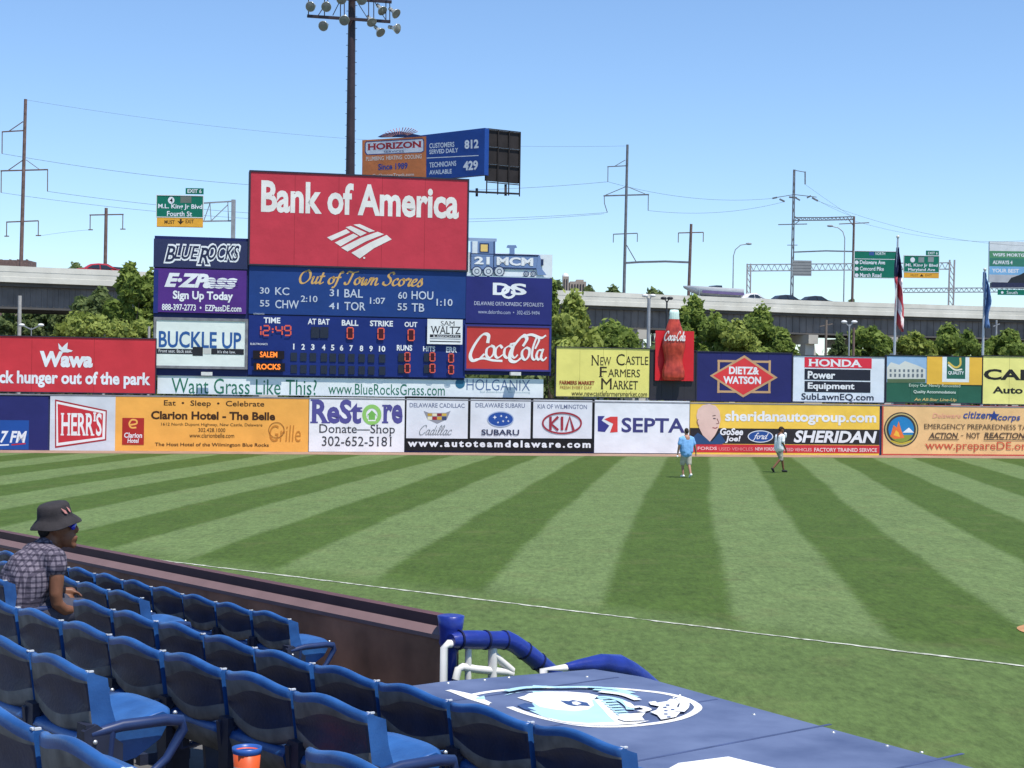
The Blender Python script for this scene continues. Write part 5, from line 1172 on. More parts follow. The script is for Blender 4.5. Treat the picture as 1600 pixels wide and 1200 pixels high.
# highway lamps
def lamp(label, pts, d, w):
    a = at(*pts[0], d); t = thing('street_lamp', (a.x, d, DECKZ - 1.4), label, 'street lamp', 'street lamps'); mb = MB(); P = [at(x, y, d) for x, y in pts]; P[0].z = min(P[0].z, DECKZ - 1.4) if d > 130 else 0
    mb.tube(P, [w * 1.2 * d / F] + [w * .8 * d / F] * (len(P) - 1), 6); mb.build('pole', STEEL, t)
    e_ = P[-1]; mb = MB(); blob(mb, e_, (5 * d / F, 1.6 * d / F, 1.8 * d / F)); mb.build('lamp_head', mat('lamp_head_grey', (.25, .26, .28), .5, .1, 4), t)
lamp('thin curved street lamp left of the sign gantry', [(1145, 460), (1146, 400), (1149, 390), (1157, 383), (1170, 381)], 186, 1.0)
lamp('thin curved street lamp rising in front of the double portal', [(1318, 475), (1320, 372), (1317, 362), (1310, 356), (1297, 353)], 190, 1.0)
# twin lamps behind the boards
def twin(label, px, yt, d, arm, yb, w, dark=False, head=True):
    a = at(px, yt, d); t = thing('floodlight_post', (a.x, d, 0), label, 'light post'); mb = MB(); mb.tube([(a.x, d, 0), a], [w * d / F, w * .8 * d / F], 8)
    mb.beam(at(px - arm, yt - 4, d), at(px, yt + 3, d), 1.5 * d / F); mb.beam(at(px + arm, yt - 4, d), at(px, yt + 3, d), 1.5 * d / F); mb.build('pole', DARKST if dark else STEEL, t)
    for s in (-1, 1):
        mb = MB(); blob(mb, at(px + s * (arm + 1), yt - 4, d), (5 * d / F, 3.4 * d / F, 2.6 * d / F)); mb.build('lamp_head', DARKST if dark else mat('lamp_white', (.7, .7, .68), .5, .1, 5), t)
twin('grey post with two white floodlights left of the giant bottle', 1014, 466, 104, 5, 0, 3.2)
twin('thin dark lamp post just left of the bottle neck', 1042, 470, 106, 4, 0, 1.6, True)
twin('small pale twin lamp above the red board', 49, 512, 104, 14, 0, .9)
twin('pole with two white lamps left of the tall flagpole', 1327, 507, 112, 7, 0, 1.6)
def post(name, label, px, yt, d, w, m_=STEEL, cat='post', extra=None):
    a = at(px, yt, d); t = thing(name, (a.x, d, 0), label, cat); mb = MB(); mb.tube([(a.x, d, 0), a], w * d / F / 2, 8)
    if extra: mb.beam(at(px - extra, yt + 10, d), at(px + extra, yt + 6, d), 1.5 * d / F)
    mb.build('pole', m_, t)
CPOLE = mat('concrete_pole', (.40, .38, .35), .9, .15, 3)
post('utility_pole', 'thick concrete pole under the bridge at the left', 31, 462, 132, 6, CPOLE, 'pole'); post('fence_post', 'stub of a pale post over the low shrub', 163, 509, 98, 4, CPOLE); post('fence_post', 'pale post beside the buckle up sign', 233, 510, 97, 4, CPOLE)
post('utility_pole', 'wooden utility pole right of the broad white pier', 1291, 500, 114, 4, mat('pole_wood', (.2, .16, .13), .9, .2, 4), 'pole', 10); post('utility_pole', 'brown post below the white double lamps', 1334, 512, 113, 4, RUST, 'pole')
post('utility_pole', 'grey pole under the bridge between the flags', 1557, 500, 140, 3, STEEL, 'pole', 5)

# ---------------------------------------------------------------- road signs, gantries, billboards
DG, YL = (10, 116, 92), (240, 176, 60)
def rsign(label, px, d, col, parent=None, name='road_sign', cat='road sign', thick=.08, zb=None, frame=None, matr=None, U=(1, .02, 0)):
    p0 = at((px[0] + px[2]) / 2, px[3], d)
    return Board(name, label, cat, p0, U, px, col, thick=thick, frame=frame, fw=.07, zbase=zb, parent=parent, matr=matr)
WF = mat('sign_border_white', (.7, .72, .7), .5, .05, 3)
g1 = thing('sign_gantry', (at(366, 420, 150).x, 150, DECKZ - 1.4), 'steel cantilever sign post holding the green and yellow road sign', 'gantry')
mb = MB(); q = at(365, 312, 150); mb.beam((q.x, 150, DECKZ - 1.4), q, 6 * 150 / F); mb.build('post', STEEL, g1)
mb = MB()
for a_, b_ in (((300, 318.5), (364, 314.5)), ((300, 346), (364, 345)), ((318, 346), (328, 318)), ((328, 318), (330, 345)), ((330, 345), (356, 320)), ((356, 316), (357, 345))): mb.beam(at(*a_, 150.3), at(*b_, 150.3), 2.2 * 150 / F if a_[0] == 300 else 1.2 * 150 / F)
mb.build('truss_arm', STEEL, g1)
b = rsign('green exit road sign with a yellow lower panel, left of the scoreboard', (245, 306, 317, 339), 149, DG, frame=WF)
b.ell(267.5, 313, 5, 5.5, WH); b.text('4', 265, 270, 309.5, 316.5, (20, 20, 20), .03); b.rect_(282, 306.5, 299, 317, (110, 120, 110)); b.text('M.L. King Jr Blvd', 247, 316, 319, 328, WH, .02); b.text('Fourth St', 261, 300, 330, 338, WH, .02)
b.rect_(245, 340, 317, 354, YL); b.text('MUST', 257, 273, 344, 350, (60, 44, 20), .02); b.text('EXIT', 290, 303, 343, 349, (60, 44, 20), .02); b.poly([(277, 345), (281, 346), (281, 342), (284, 342), (284, 346), (288, 345), (282, 351)], (60, 44, 20))
b.rect_(290, 294, 318, 303, DG, 'exit_tab'); b.text('EXIT 6', 293, 315, 295.5, 301.5, WH, .02); b.done()
mb = MB(); q0, q1 = b.st(245, 347)[0], b.st(317, 347)[0]; z0, z1 = b.st(281, 355)[1], b.st(281, 340)[1]; mb.obox(b.P((q0 + q1) / 2, (z0 + z1) / 2, -.045), [b.U, -b.N, Vector((0, 0, 1))], (q1 - q0, .08, z1 - z0)); mb.build('lower_panel', vinyl(YL), b.root)
mb = MB(); q0, q1 = b.st(290, 300)[0], b.st(318, 300)[0]; z0, z1 = b.st(304, 303.4)[1], b.st(304, 294)[1]; mb.obox(b.P((q0 + q1) / 2, (z0 + z1) / 2, -.045), [b.U, -b.N, Vector((0, 0, 1))], (q1 - q0, .08, z1 - z0)); mb.build('tab_panel', vinyl(DG), b.root)
def truss(mb, x0, y0, x1, y1, h, d, n):
    mb.beam(at(x0, y0, d), at(x1, y1, d), 1.6 * d / F); mb.beam(at(x0, y0 + h, d), at(x1, y1 + h, d), 1.6 * d / F)
    for k in range(n):
        f0, f1, f2 = k / n, (k + .5) / n, (k + 1) / n; L2 = lambda f: (x0 + (x1 - x0) * f, y0 + (y1 - y0) * f)
        a_, b_, c_ = L2(f0), L2(f1), L2(f2); mb.beam(at(a_[0], a_[1] + h, d), at(*b_, d), .9 * d / F); mb.beam(at(*b_, d), at(c_[0], c_[1] + h, d), .9 * d / F)
g2 = thing('sign_gantry', (at(1170, 470, 195).x, 195, DECKZ - 1.4), 'wide lattice gantry spanning the highway behind the green signs', 'gantry')
mb = MB()
for x in (1167.5, 1173): mb.beam(at(x, 412, 195), at(x - 1, 475, 195), 2 * 195 / F)
for k in range(6): mb.beam(at(1167.5, 414 + k * 10, 195), at(1173, 424 + k * 10, 195), 1 * 195 / F)
for x in (1482.5, 1490): mb.beam(at(x + 1.5, 406, 195), at(x - 1, 496, 195), 2.2 * 195 / F)
for k in range(8): mb.beam(at(1484, 410 + k * 10, 195), at(1490, 420 + k * 10, 195), 1 * 195 / F)
mb.build('post', mat('gantry_steel', (.34, .31, .30), .6, .15, 2), g2)
mb = MB(); truss(mb, 1168, 413.5, 1486, 410.5, 10, 195.4, 34); mb.build('truss_beam', STEEL, g2)
b = rsign('tall green road sign with three destination lines', (1335, 393, 1400, 434), 194, DG, frame=WF)
b.rect_(1335, 404.5, 1400, 405.3, WH); b.rect_(1358, 393.5, 1366, 399, (60, 90, 150)); b.text('NORTH', 1368, 1383, 394, 398.5, WH, .01)
for y, t, x1 in ((410, 'Delaware Ave', 1383), (420, 'Concord Pike', 1381), (430, 'Marsh Road', 1377)): b.ell(1338.5, y, 3, 3, WH); b.text(t, 1343.5, x1, y - 3.3, y + 3, WH, .02)
b.done()
b = rsign('smaller green road sign with an orange strip, right of the tall flagpole', (1412.5, 400, 1467, 425), 194, DG, frame=WF)
b.ell(1426, 406, 3.6, 4, WH); b.rect_(1435, 402, 1444, 410, (140, 150, 150)); b.rect_(1450, 401.5, 1459, 409.5, (140, 150, 150)); b.text('ML King Jr Blvd', 1415, 1465, 412, 418, WH, .02); b.text('Maryland Ave', 1419, 1461, 419, 424.5, WH, .02)
b.rect_(1412.5, 426, 1467, 434, YL); b.text('MUST', 1423, 1435, 428.5, 432, (60, 44, 20), 0); b.text('EXIT', 1446, 1456, 428.5, 432, (60, 44, 20), 0); b.poly([(1437, 432), (1440, 428), (1443, 432)], (60, 44, 20)); b.rect_(1447, 392, 1467, 398.6, DG); b.text('EXIT 6', 1450, 1465, 393.5, 397.5, WH, .01); b.done()
for (x0, y0, x1, y1), c_ in (((1412.5, 426, 1467, 434.4), YL), ((1447, 391.6, 1467, 399), DG)):
    mb = MB(); xm = (x0 + x1) / 2; q0, q1 = b.st(x0, y0)[0], b.st(x1, y0)[0]; z0, z1 = b.st(xm, y1)[1], b.st(xm, y0)[1]; mb.obox(b.P((q0 + q1) / 2, (z0 + z1) / 2, -.045), [b.U, -b.N, Vector((0, 0, 1))], (q1 - q0, .08, z1 - z0)); mb.build('lower_panel' if c_ == YL else 'tab_panel', vinyl(c_), b.root)
b = rsign('grey back of a road sign on the gantry', (1238, 407, 1268, 431), 194.6, (150, 152, 150)); 
for k in range(5): b.rect_(1238.5, 409.5 + k * 4.6, 1267.5, 410.5 + k * 4.6, (120, 122, 122), 'rib')
b.done()
g3 = thing('sign_gantry', (at(1530, 480, 205).x, 205, DECKZ - 1.4), 'lower far lattice gantry beam behind the blue flag', 'gantry')
mb = MB(); truss(mb, 1404, 450.5, 1640, 449.5, 6.5, 205, 30); mb.beam(at(1640, 445, 205), at(1640, 520, 205), .3); mb.beam(at(1404, 449, 205), at(1404, 520, 205), .3); mb.build('truss_beam', STEEL, g3)
b = rsign('green road sign under the striped billboard at the right edge', (1559, 453, 1660, 461.5), 204, DG); b.ell(1566, 457, 2, 2, WH); b.text('South', 1573, 1590, 454.5, 459.5, WH, 0); b.done()
b = rsign('striped white, green and blue billboard cut by the right photo edge', (1546, 378, 1680, 442), 260, (225, 230, 230), name='billboard', cat='billboard', thick=.6, zb=0)
for y0, y1, c_ in ((393, 404, (88, 150, 110)), (404, 417, (60, 130, 110)), (417, 430, (130, 185, 225)), (430, 442, (190, 192, 196))): b.rect_(1546, y0, 1680, y1, c_)
b.text('WSFS MORTGAGE', 1551, 1616, 396, 401, WH, .03); b.text('ALWAYS 4', 1551, 1582, 407, 413, WH, .03); b.text('YOUR BEST', 1550, 1592, 420, 426, WH, .03); b.poly([(1574, 442), (1580, 434), (1592, 430), (1604, 424), (1680, 420), (1680, 442)], (44, 50, 56)); b.done()
mb = MB(); a_ = at(1552, 441, 260); c2 = at(1680, 446, 260)
mb.beam(at(1548, 446, 260.3), at(1680, 448, 260.3), 1.0, .9); mb.tube([(at(1640, 500, 261).x, 261, 0), at(1640, 400, 261)], .7, 10); mb.build('support_frame', mat('navy_steel', (.03, .035, .08), .5, .2, 2), b.root)
# V-shaped billboard behind the scoreboard
D_ = 128; q0, q1 = at(565, 250, D_ + 4), at(757, 242, D_ - 4.4); U_ = q1 - q0; U_.z = 0
b = Board('billboard', 'blue and orange services billboard standing above the bank sign', 'billboard', q0, U_, (566, 211, 757, 282), (28, 72, 150), thick=.5, zbase=0)
OR = (226, 130, 72)
b.poly([(566, 219), (666, 213), (666, 279), (566, 284)], OR); b.poly([(572, 221), (661, 216), (663, 220), (663, 236), (659, 238.5), (573, 242.5), (570, 238), (570, 224)], (60, 70, 130)); b.poly([(573, 222.5), (660, 217.5), (661.5, 221), (661.5, 235.5), (658, 237.5), (574, 241), (571.5, 237), (571.5, 225)], (236, 238, 242))
def slant(t, x0, x1, y0, y1, dy, c_, bd, **k):
    V, Fc = glyphs(t, bd, k.get('shear', 0), k.get('serif', 0)); mbx, o = b._b('lettering', vinyl(c_)); xs = [v[0] for v in V]; ys = [v[1] for v in V]; X0, X1, Y0, Y1 = min(xs), max(xs), min(ys), max(ys)
    mbx.add([b.P(*b.st(x0 + (x1 - x0) * (v[0] - X0) / (X1 - X0), y1 + (y0 - y1) * (v[1] - Y0) / (Y1 - Y0) + dy * (v[0] - X0) / (X1 - X0)), o + v[2] * .0006) for v in V], Fc)
slant('HORIZON', 574, 659, 224.5, 235, -4.5, (190, 40, 50), .04, serif=.06); slant('SERVICES', 600, 631, 235.5, 239, -1, (60, 60, 120), .01); slant('PLUMBING  HEATING  COOLING', 572, 659, 245, 251.5, -4, (244, 226, 210), .02); slant('Since 1989', 591, 637, 256, 266, -2, (40, 70, 150), .03); slant('GoOrangeTruck.com', 582, 647, 272, 278, -2, (244, 226, 210), .015)
slant('CUSTOMERS', 671, 710, 224, 232, -2.5, (230, 236, 244), .02); slant('SERVED DAILY', 671, 716, 234, 241, -3, (230, 236, 244), .02); slant('812', 726, 748, 219, 233, -1.5, WH, .04); slant('TECHNICIANS', 671, 713, 254, 262, -3, (230, 236, 244), .02); slant('AVAILABLE', 671, 706, 266, 273, -2, (230, 236, 244), .02); slant('429', 724, 747, 252, 267, -1.5, WH, .04); b.line([(667, 247), (748, 243)], 1.2, WH)
b.done()
mb = MB(); pts = [b.P(*b.st(x, y), .02) for x, y in ((590, 214), (600, 209), (625, 205), (655, 211), (660, 213))]; mb.prism(pts, -b.N * .4); o = mb.build('sunburst_top', vinyl((40, 66, 120)), b.root); mb.fixn(o)
mb = MB()
for k in range(15):
    an = R(20 + k * 10); c_ = b.P(*b.st(625, 214), .05); mb.beam(c_ + b.U * .9 * math.cos(an) + Vector((0, 0, .2 * math.sin(an))), c_ + b.U * 2.1 * math.cos(an) + Vector((0, 0, .75 * math.sin(an))), .05)
mb.build('sunburst_ray', vinyl((205, 150, 150)), b.root)
BS = mat('billboard_back', (.022, .018, .018), .7, .3, 1)
mb = MB(); U2 = Vector((.85, .52, 0)).normalized(); N2 = Vector((-U2.y, U2.x, 0)); e0 = at(759, 250, D_ - 3.6)
zt2, zb2 = at(780, 213, D_).z, at(780, 292, D_).z; w2 = 3.0
for k in range(3): mb.obox(e0 + U2 * w2 / 2 + Vector((0, 0, (zb2 + (k + .5) * (zt2 - zb2) / 3) - e0.z)), [U2, N2, Vector((0, 0, 1))], (w2, .25, (zt2 - zb2) / 3 - .06))
mb.build('back_panel', BS, b.root)
mb = MB()
for k in range(4): mb.beam(e0 + U2 * (w2 * k / 3) - N2 * .2 + Vector((0, 0, zb2 - 1 - e0.z)), e0 + U2 * (w2 * k / 3) - N2 * .2 + Vector((0, 0, zt2 - e0.z)), .1)
for z_ in (zb2 - .1, zb2 + (zt2 - zb2) / 3, zb2 + (zt2 - zb2) * 2 / 3, zt2): mb.beam(e0 - N2 * .22 + Vector((0, 0, z_ - e0.z)), e0 + U2 * w2 - N2 * .22 + Vector((0, 0, z_ - e0.z)), .07)
mb.beam(at(728, 299, D_ - 4.6), at(812, 303, D_ - 4.6), .22, .12); mb.beam(at(728, 288, D_ - 4.6), at(728, 299, D_ - 4.6), .08); mb.beam(at(745, 296, D_ - 2), at(745, 305, D_ - 4.6), .2); mb.beam(at(790, 290, D_ - 2), at(790, 304, D_ - 4.6), .2)
mb.tube([(at(700, 300, D_).x, D_ + 1, 0), at(700, 225, D_ + 1)], .55, 12); mb.build('support_frame', BS, b.root)

# ---------------------------------------------------------------- stadium light tower behind the scoreboard
D_ = 88; PB = mat('tower_brown', (.035, .022, .028), .5, .25, 2, spec=.4)
a = at(551.5, -160, D_); base = at(547, 300, D_); e_ = base + (base - a) * (base.z / (a.z - base.z))
lt = thing('floodlight_tower', (e_.x, D_, 0), 'dark brown floodlight tower rising behind the scoreboard', 'light tower')
mb = MB(); mb.tube([e_, base, a], [9.5 * D_ / F, 7.2 * D_ / F, 4.8 * D_ / F], 12)
for k in range(60):
    z_ = e_.lerp(a, .35 + k * .0105); s = 1 if k % 2 else -1; mb.beam(z_, z_ + Vector((s * .3, 0, 0)), .025)
mb.build('pole', PB, lt)
mb = MB()
for rows in (((480, 25), (610, 34)), ((478, -6), (612, 3)), ((478, -60), (615, -50)), ((478, -105), (615, -95))): mb.beam(at(*rows[0], D_ - .4), at(*rows[1], D_ - .4), .15)
for x, y0, y1 in ((482, -6, 26), (507, -4, 27), (532, -2, 28), (576, 2, 32), (584, 2, 32), (603, 4, 33), (609, 4, 33), (538, -2, 29)): mb.beam(at(x, y0, D_ - .4), at(x, y1, D_ - .4), .05)
for (x0, y0), (x1, y1) in (((496, 26), (514, -2)), ((520, 24), (530, 4)), ((560, 6), (574, 28)), ((586, 4), (602, 30))): mb.beam(at(x0, y0, D_ - .4), at(x1, y1, D_ - .4), .04)
mb.build('crossarm', PB, lt)
LMP = mat('lamp_aluminium', (.55, .55, .50), .3, .15, 5, metal=.5); LGL = mat('lamp_glass', (.22, .22, .20), .15, .15, 6, spec=.7)
for x, y, dx, dz in ((487, 10, -.25, -.3), (511, 10, -.1, -.35), (534, -2, 0, -.4), (565, -1, .1, -.4), (507, 40, -.25, -.35), (538, 31, .1, -.4), (595, 14, .55, -.7), (616, 19, .75, -.65), (579, 32, .35, -.6), (592, 48, .6, -.7), (617, 44, .95, -.3), (486, -35, -.3, -.35), (515, -35, 0, -.4), (590, -30, .5, -.5), (612, -28, .7, -.5)):
    ax = Vector((dx, -1 if abs(dx) < .3 else -.55, dz)).normalized(); c_ = at(x, y, D_ - .5)
    mb = MB(); mb.lathe(c_, [(.0, -.26), (.09, -.26), (.1, -.12), (.17, 0), (.27, .16), (.285, .20), (.26, .20)], 16, ax=ax); mb.lathe(c_, [(.10, -.42), (.11, -.25)], 8, ax=ax); o = mb.build('floodlight', LMP, lt)
    m2 = MB(); m2.lathe(c_, [(.262, .19), (.15, .215), (0, .22)], 16, ax=ax); m2.build('lens', LGL, o)

# ---------------------------------------------------------------- flags
def flag(label, px, yt, pxb, yb, d, poly, cols, name='flagpole'):
    a, b0 = at(px, yt, d), at(pxb, yb, d); e_ = b0 + (b0 - a) * (b0.z / (a.z - b0.z)); t = thing('flagpole', (e_.x, d, 0), label[0], 'flagpole')
    mb = MB(); mb.tube([e_, a], [2.6 * d / F, 1.5 * d / F], 8); mb.build('pole', mat('flagpole_aluminium', (.5, .52, .55), .35, .1, 3, metal=.4), t); mb = MB(); blob(mb, a, (2.6 * d / F,) * 3); mb.build('finial', mat('finial_pale', (.65, .65, .6), .3, .1, 3), t)
    fo = thing('flag', at(poly[0][0][0], poly[0][0][1], d), label[1], 'flag')
    (L0, R0) = poly; n = len(L0); P = []
    for i in range(n):
        row = []
        for j in range(9):
            f_ = j / 8; x = L0[i][0] + (R0[i][0] - L0[i][0]) * f_; y = L0[i][1] + (R0[i][1] - L0[i][1]) * f_
            row.append(at(x, y, d) + Vector((0, .28 * math.sin(f_ * 9 + i * .55), 0)))
        P.append(row)
    for nm, (i0, i1), m_ in cols:
        mb = MB(); mb.grid(P[i0:i1 + 1]); o = mb.build(nm, m_, fo); md = o.modifiers.new('t', 'SOLIDIFY'); md.thickness = .01
n = 15
def interp(pts, n):
    out = []; ys = [p[1] for p in pts]
    for k in range(n):
        y = ys[0] + (ys[-1] - ys[0]) * k / (n - 1)
        for (x0, y0), (x1, y1) in zip(pts, pts[1:]):
            if y0 <= y <= y1 + 1e-6: out.append((x0 + (x1 - x0) * ((y - y0) / max(1e-6, y1 - y0)), y)); break
    return out
FN_, FRD, FWT = mat('flag_navy', (.025, .03, .09), .8, .15, 4), mat('flag_red', (.45, .035, .05), .8, .1, 4), mat('flag_white', (.75, .75, .76), .8, .08, 4)
Lp = interp([(1401.5, 386), (1398, 430), (1396.5, 470), (1399, 500), (1407, 514)], n); Rp = interp([(1405, 388), (1408, 430), (1411.5, 460), (1414, 482), (1412.5, 500), (1410, 519)], n)
stripe_m = bpy.data.materials.new('flag_stripes'); stripe_m.use_nodes = True; t = stripe_m.node_tree; tcn = t.nodes.new('ShaderNodeNewGeometry'); sx = t.nodes.new('ShaderNodeSeparateXYZ'); t.links.new(tcn.outputs['Position'], sx.inputs[0])
ma = t.nodes.new('ShaderNodeMath'); ma.operation = 'MULTIPLY_ADD'; ma.inputs[1].default_value = .55; t.links.new(sx.outputs[2], ma.inputs[0]); mx_2 = t.nodes.new('ShaderNodeMath'); mx_2.operation = 'MULTIPLY'; mx_2.inputs[1].default_value = 2.0; t.links.new(sx.outputs[0], mx_2.inputs[0]); t.links.new(mx_2.outputs[0], ma.inputs[2])
fr_ = t.nodes.new('ShaderNodeMath'); fr_.operation = 'FRACT'; t.links.new(ma.outputs[0], fr_.inputs[0]); gt = t.nodes.new('ShaderNodeMath'); gt.operation = 'GREATER_THAN'; gt.inputs[1].default_value = .52; t.links.new(fr_.outputs[0], gt.inputs[0])
mc_ = t.nodes.new('ShaderNodeMix'); mc_.data_type = 'RGBA'; mc_.inputs['A'].default_value = (.5, .04, .06, 1); mc_.inputs['B'].default_value = (.84, .82, .82, 1); t.links.new(gt.outputs[0], mc_.inputs['Factor']); t.links.new(mc_.outputs['Result'], t.nodes['Principled BSDF'].inputs['Base Color'])
flag(('tall pale flagpole behind the hotel board with the striped flag', 'limp red and white striped flag with a navy canton'), 1403, 370, 1397.5, 552, 92, (Lp, Rp), [('canton', (0, 5), FN_), ('stripes', (5, 14), stripe_m)])
Lp = interp([(1537.5, 424), (1537, 470), (1538, 512)], n); Rp = interp([(1540, 428), (1545, 455), (1550, 474), (1546, 490), (1545, 513)], n)
flag(('shorter flagpole at the right with the blue flag', 'limp plain blue flag hanging from the right flagpole'), 1539, 421, 1535.5, 555, 92, (Lp, Rp), [('cloth', (0, 14), mat('flag_blue', (.17, .29, .52), .8, .2, 2))])

# ---------------------------------------------------------------- tan building far off, roofs at the left
TANB = mat('tan_stone', (.36, .30, .25), .9, .15, .2)
d = 420; q = at(895, 455, d); tb = thing('stone_building', (q.x, d, 0), 'far tan stone building with a small domed tower above the bridge', 'building')
def bx(mb, x0, y0, x1, y1, dp=8, dd=0):
    a, b_ = at(x0, y1, d + dd), at(x1, y0, d + dd); mb.box(((a.x + b_.x) / 2, d + dd + dp / 2, b_.z / 2), (b_.x - a.x, dp, b_.z))
mb = MB(); bx(mb, 890, 440, 916, 470); bx(mb, 900, 437, 912, 470, 10, 2); mb.build('wall', TANB, tb)
mb = MB(); bx(mb, 879, 432, 889, 470, 5); mb.build('tower', TANB, tb)
mb = MB(); q = at(884, 432, d); mb.lathe((q.x, d + 2.5, q.z), [(.9, 0), (.85, .5), (.5, .9), (0, 1.1)], 12); mb.build('dome', mat('dome_white', (.7, .7, .7), .5, .1, 1), tb)
mb = MB()
for x in (881, 885): bx(mb, x, 436, x + 1.6, 441, .3, -.15)
for k in range(5): bx(mb, 893 + k * 4.4, 444, 895 + k * 4.4, 448, .3, -.15)
mb.build('window', DARKST, tb)
d = 340; q = at(12, 412, d); rb = thing('rooftop_shed', (q.x, d, 0), 'dark flat roofed structure beyond the bridge at the left edge', 'building')
mb = MB(); bx(mb, -30, 406.5, 44, 409, 6); mb.build('roof', RUST, rb); mb = MB()
for x in (-20, 0, 14, 26, 40): bx(mb, x, 405, x + 2, 420, 1, 1)
mb.build('post', RUST, rb)
d = 240; q = at(10, 520, d); hb = thing('stone_house', (q.x, d, 0), 'tan house among the trees under the bridge at the left edge', 'house')
mb = MB(); bx(mb, 0, 498, 22, 530, 8); mb.build('wall', TANB, hb); mb = MB(); a, b_ = at(-1, 498, d), at(23, 498, d); mb.prism([a, b_, at(16, 490, d), at(6, 490, d)], Vector((0, 8, 0))); o = mb.build('roof', RUST, hb); mb.fixn(o)
mb = MB(); bx(mb, 5, 506, 8, 512, .3, -.15); bx(mb, 14, 506, 17, 512, .3, -.15); mb.build('window', DARKST, hb)

# ---------------------------------------------------------------- the two men on the grass
def fieldman(label, foot, fwd, parts, H_=1.76):
    """parts in a body frame: x to the person's right, y forward, z up"""
    f_ = Vector((fwd[0], fwd[1], 0)).normalized(); M = Matrix((( f_.y, f_.x, 0), (-f_.x, f_.y, 0), (0, 0, 1))).to_4x4(); M.translation = foot
    t = thing('person', foot, label, 'person'); k = H_ / 1.76
    def Q(p): return M @ (Vector(p) * k)
    for nm, m_, limbs, vox, blobs in parts:
        mb = MB()
        for pts, rs in limbs: limb(mb, [Q(p) for p in pts], [r_ * k for r_ in rs])
        for c_, r_ in blobs: blob(mb, Q(c_), [x * k for x in r_], M.to_3x3())
        remeshed(nm, mb, m_, vox, 4, t)
    return t
def head(y, z): return [((0, y, z), (.072, .092, .112)), ((0, y + .05, z - .07), (.05, .055, .05)), ((0, y + .10, z - .02), (.014, .02, .025)), ((.074, y - .005, z - .01), (.012, .02, .03)), ((-.074, y - .005, z - .01), (.012, .02, .03))]
def hands(w, d_, s_):
    w, d_, s_ = Vector(w), Vector(d_).normalized(), Vector(s_).normalized(); out = [([w, w + d_ * .07], [.024, .03])]
    for i in range(4): b0 = w + d_ * .08 + s_ * (-.028 + .019 * i); out.append(([b0, b0 + d_ * (.05, .06, .056, .042)[i]], [.009, .008]))
    out.append(([w + d_ * .03 - s_ * .03, w + d_ * .07 - s_ * .05], [.01, .008])); return out
PINK = mat('tanned_skin', (.42, .22, .15), .5, .1, 12); DSK = mat('brown_skin', (.20, .085, .042), .5, .12, 14)
SKY_ = mat('sky_blue_cotton', (.20, .42, .74), .9, .1, 6, bump=.02, bscale=9); WHT = mat('white_cotton', (.86, .86, .86), .9, .05, 6, bump=.02, bscale=9); KH = mat('khaki_cotton', (.50, .46, .38), .9, .15, 9); CAMO = mat('pale_camo', (.22, .19, .14), .9, .3, 12, col2=(.62, .58, .48)); BLKS = mat('black_shoe', (.015, .015, .018), .6, .2, 9); HAIRD = mat('dark_hair', (.03, .02, .015), .8, .2, 30)
ft = at_z(1072, 746, 0.014)
tr_ = [([(-.10, 0, .95), (-.11, .0, 1.15), (-.12, .0, 1.33)], [.155, .15, .125]), ([(.10, 0, .95), (.11, .0, 1.15), (.12, .0, 1.33)], [.155, .15, .125]), ([(0, 0, .88), (0, .01, 1.30), (0, .0, 1.42)], [.16, .15, .085])]
body = [([(0, 0, .95), (0, 0, 1.4), (0, .02, 1.52)], [.14, .13, .06]), ([(-.20, 0, 1.40), (-.29, -.02, 1.14), (-.31, .04, .92), (-.31, .06, .86)], [.055, .046, .036, .026]), ([(.20, 0, 1.40), (.30, -.04, 1.15), (.37, .0, .94), (.38, .02, .88)], [.055, .046, .036, .026]),
        ([(-.09, 0, .92), (-.08, .14, .50), (-.07, .10, .10)], [.085, .06, .04]), ([(.09, 0, .92), (.085, -.03, .50), (.07, -.22, .14)], [.085, .06, .04])] + hands((-.31, .06, .86), (0, .15, -1), (0, 1, 0)) + hands((.38, .02, .88), (.1, .15, -1), (0, -1, 0))
fieldman('stout man in a loose sky blue shirt and pale shorts walking on the grass', ft, (-.35, 1), [
    ('body', PINK, body, .012, head(.03, 1.645)),
    ('shirt', SKY_, tr_ + [([(-.13, 0, 1.40), (-.22, 0, 1.37), (-.275, -.01, 1.20)], [.09, .085, .075]), ([(.13, 0, 1.40), (.22, 0, 1.37), (.285, -.02, 1.20)], [.09, .085, .075]), ([(-.06, 0, .84), (-.06, 0, .95)], [.15, .15]), ([(.06, 0, .84), (.06, 0, .95)], [.15, .15])], .014, []),
    ('shorts', KH, [([(-.085, 0, .84), (-.09, .11, .50)], [.12, .10]), ([(.085, 0, .84), (.09, -.02, .50)], [.12, .10])], .014, []),
    ('hair', HAIRD, [], .012, [((0, .015, 1.675), (.078, .09, .092)), ((0, -.03, 1.64), (.07, .06, .08))]),
    ('shoes', WHT, [([(-.07, .06, .05), (-.075, .23, .035)], [.048, .04]), ([(.07, -.26, .11), (.075, -.13, .035)], [.048, .04])], .012, [])])
ft = at_z(1217, 738, 0.014)
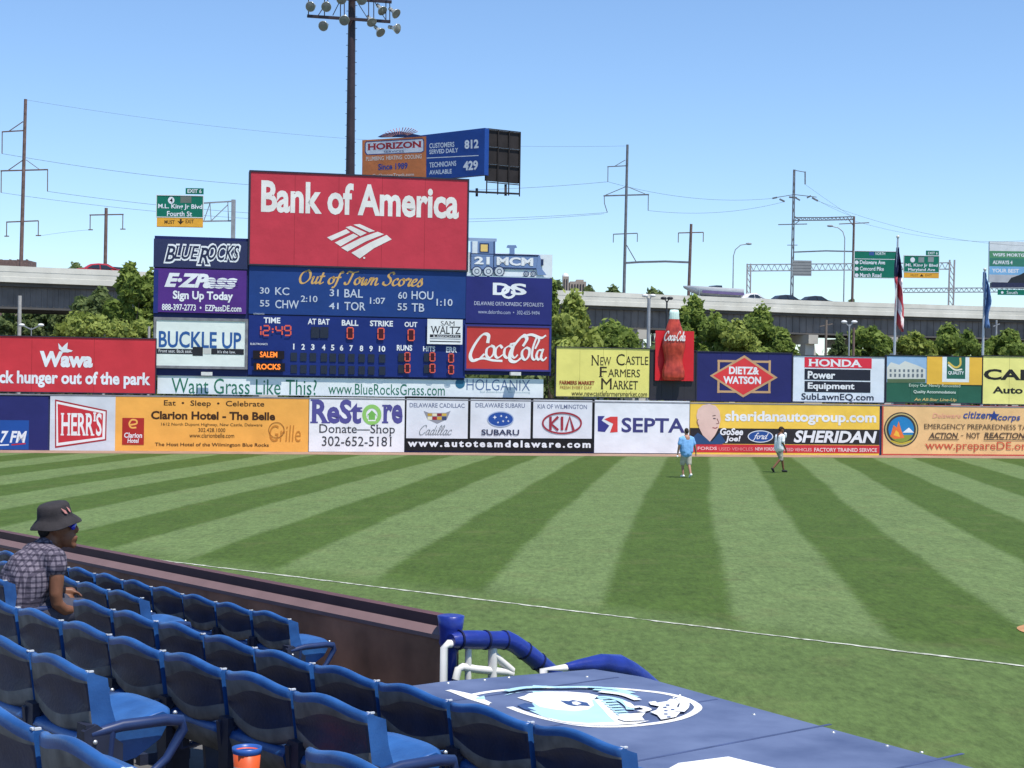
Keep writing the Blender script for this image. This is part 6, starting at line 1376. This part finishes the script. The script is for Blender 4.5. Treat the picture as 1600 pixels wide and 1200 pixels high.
body = [([(0, 0, .95), (0, .03, 1.4), (0, .07, 1.52)], [.13, .12, .06]), ([(-.19, .03, 1.40), (-.24, .06, 1.14), (-.16, .30, 1.20), (-.10, .34, 1.34), (-.09, .34, 1.38)], [.052, .044, .036, .028, .025]), ([(.19, .03, 1.40), (.23, -.02, 1.14), (.22, .12, .94), (.21, .15, .89)], [.052, .044, .036, .026]),
        ([(-.09, 0, .92), (-.09, .20, .52), (-.08, .27, .10)], [.08, .056, .038]), ([(.09, 0, .92), (.09, .0, .52), (.08, -.33, .17)], [.08, .056, .038])] + hands((-.09, .34, 1.38), (.1, -.1, 1), (1, 0, 0)) + hands((.21, .15, .89), (0, .2, -1), (0, -1, 0))
fieldman('man in a white shirt and dark cap striding right with one hand raised', ft, (1, .5), [
    ('body', DSK, body, .012, head(.085, 1.635)),
    ('shirt', WHT, [([(-.08, 0, .92), (-.09, .01, 1.15), (-.10, .02, 1.33)], [.155, .15, .135]), ([(.08, 0, .92), (.09, .01, 1.15), (.10, .02, 1.33)], [.155, .15, .135]), ([(0, 0, .88), (0, .02, 1.42)], [.14, .085]), ([(-.12, .03, 1.40), (-.20, .03, 1.38), (-.235, .05, 1.22)], [.085, .08, .072]), ([(.12, .03, 1.40), (.20, .03, 1.38), (.235, .0, 1.20)], [.085, .08, .072])], .014, []),
    ('shorts', CAMO, [([(-.085, 0, .86), (-.09, .17, .50)], [.11, .085]), ([(.085, 0, .86), (.09, .02, .50)], [.11, .085])], .014, []),
    ('cap', HAIRD, [([(0, .12, 1.69), (0, .2, 1.675)], [.05, .03])], .012, [((0, .08, 1.69), (.082, .1, .075)), ((0, .02, 1.65), (.07, .06, .07))]),
    ('glove', WHT, [([(-.09, .34, 1.36), (-.08, .33, 1.47)], [.055, .06])], .012, []),
    ('shoes', BLKS, [([(-.08, .24, .05), (-.08, .42, .035)], [.05, .04]), ([(.08, -.37, .15), (.08, -.30, .045)], [.05, .042])], .012, [])])
bq = at_z(1058, 713, .9); bl = MB(); blob(bl, at_plane(1058.5, 713, ft + Vector((0, -4.6, 0)), Vector((0, 1, 0))), (.037, .037, .037)); o = bl.build('baseball', WHT); tag(o, 'white ball in the left hand of the man in sky blue', 'ball')
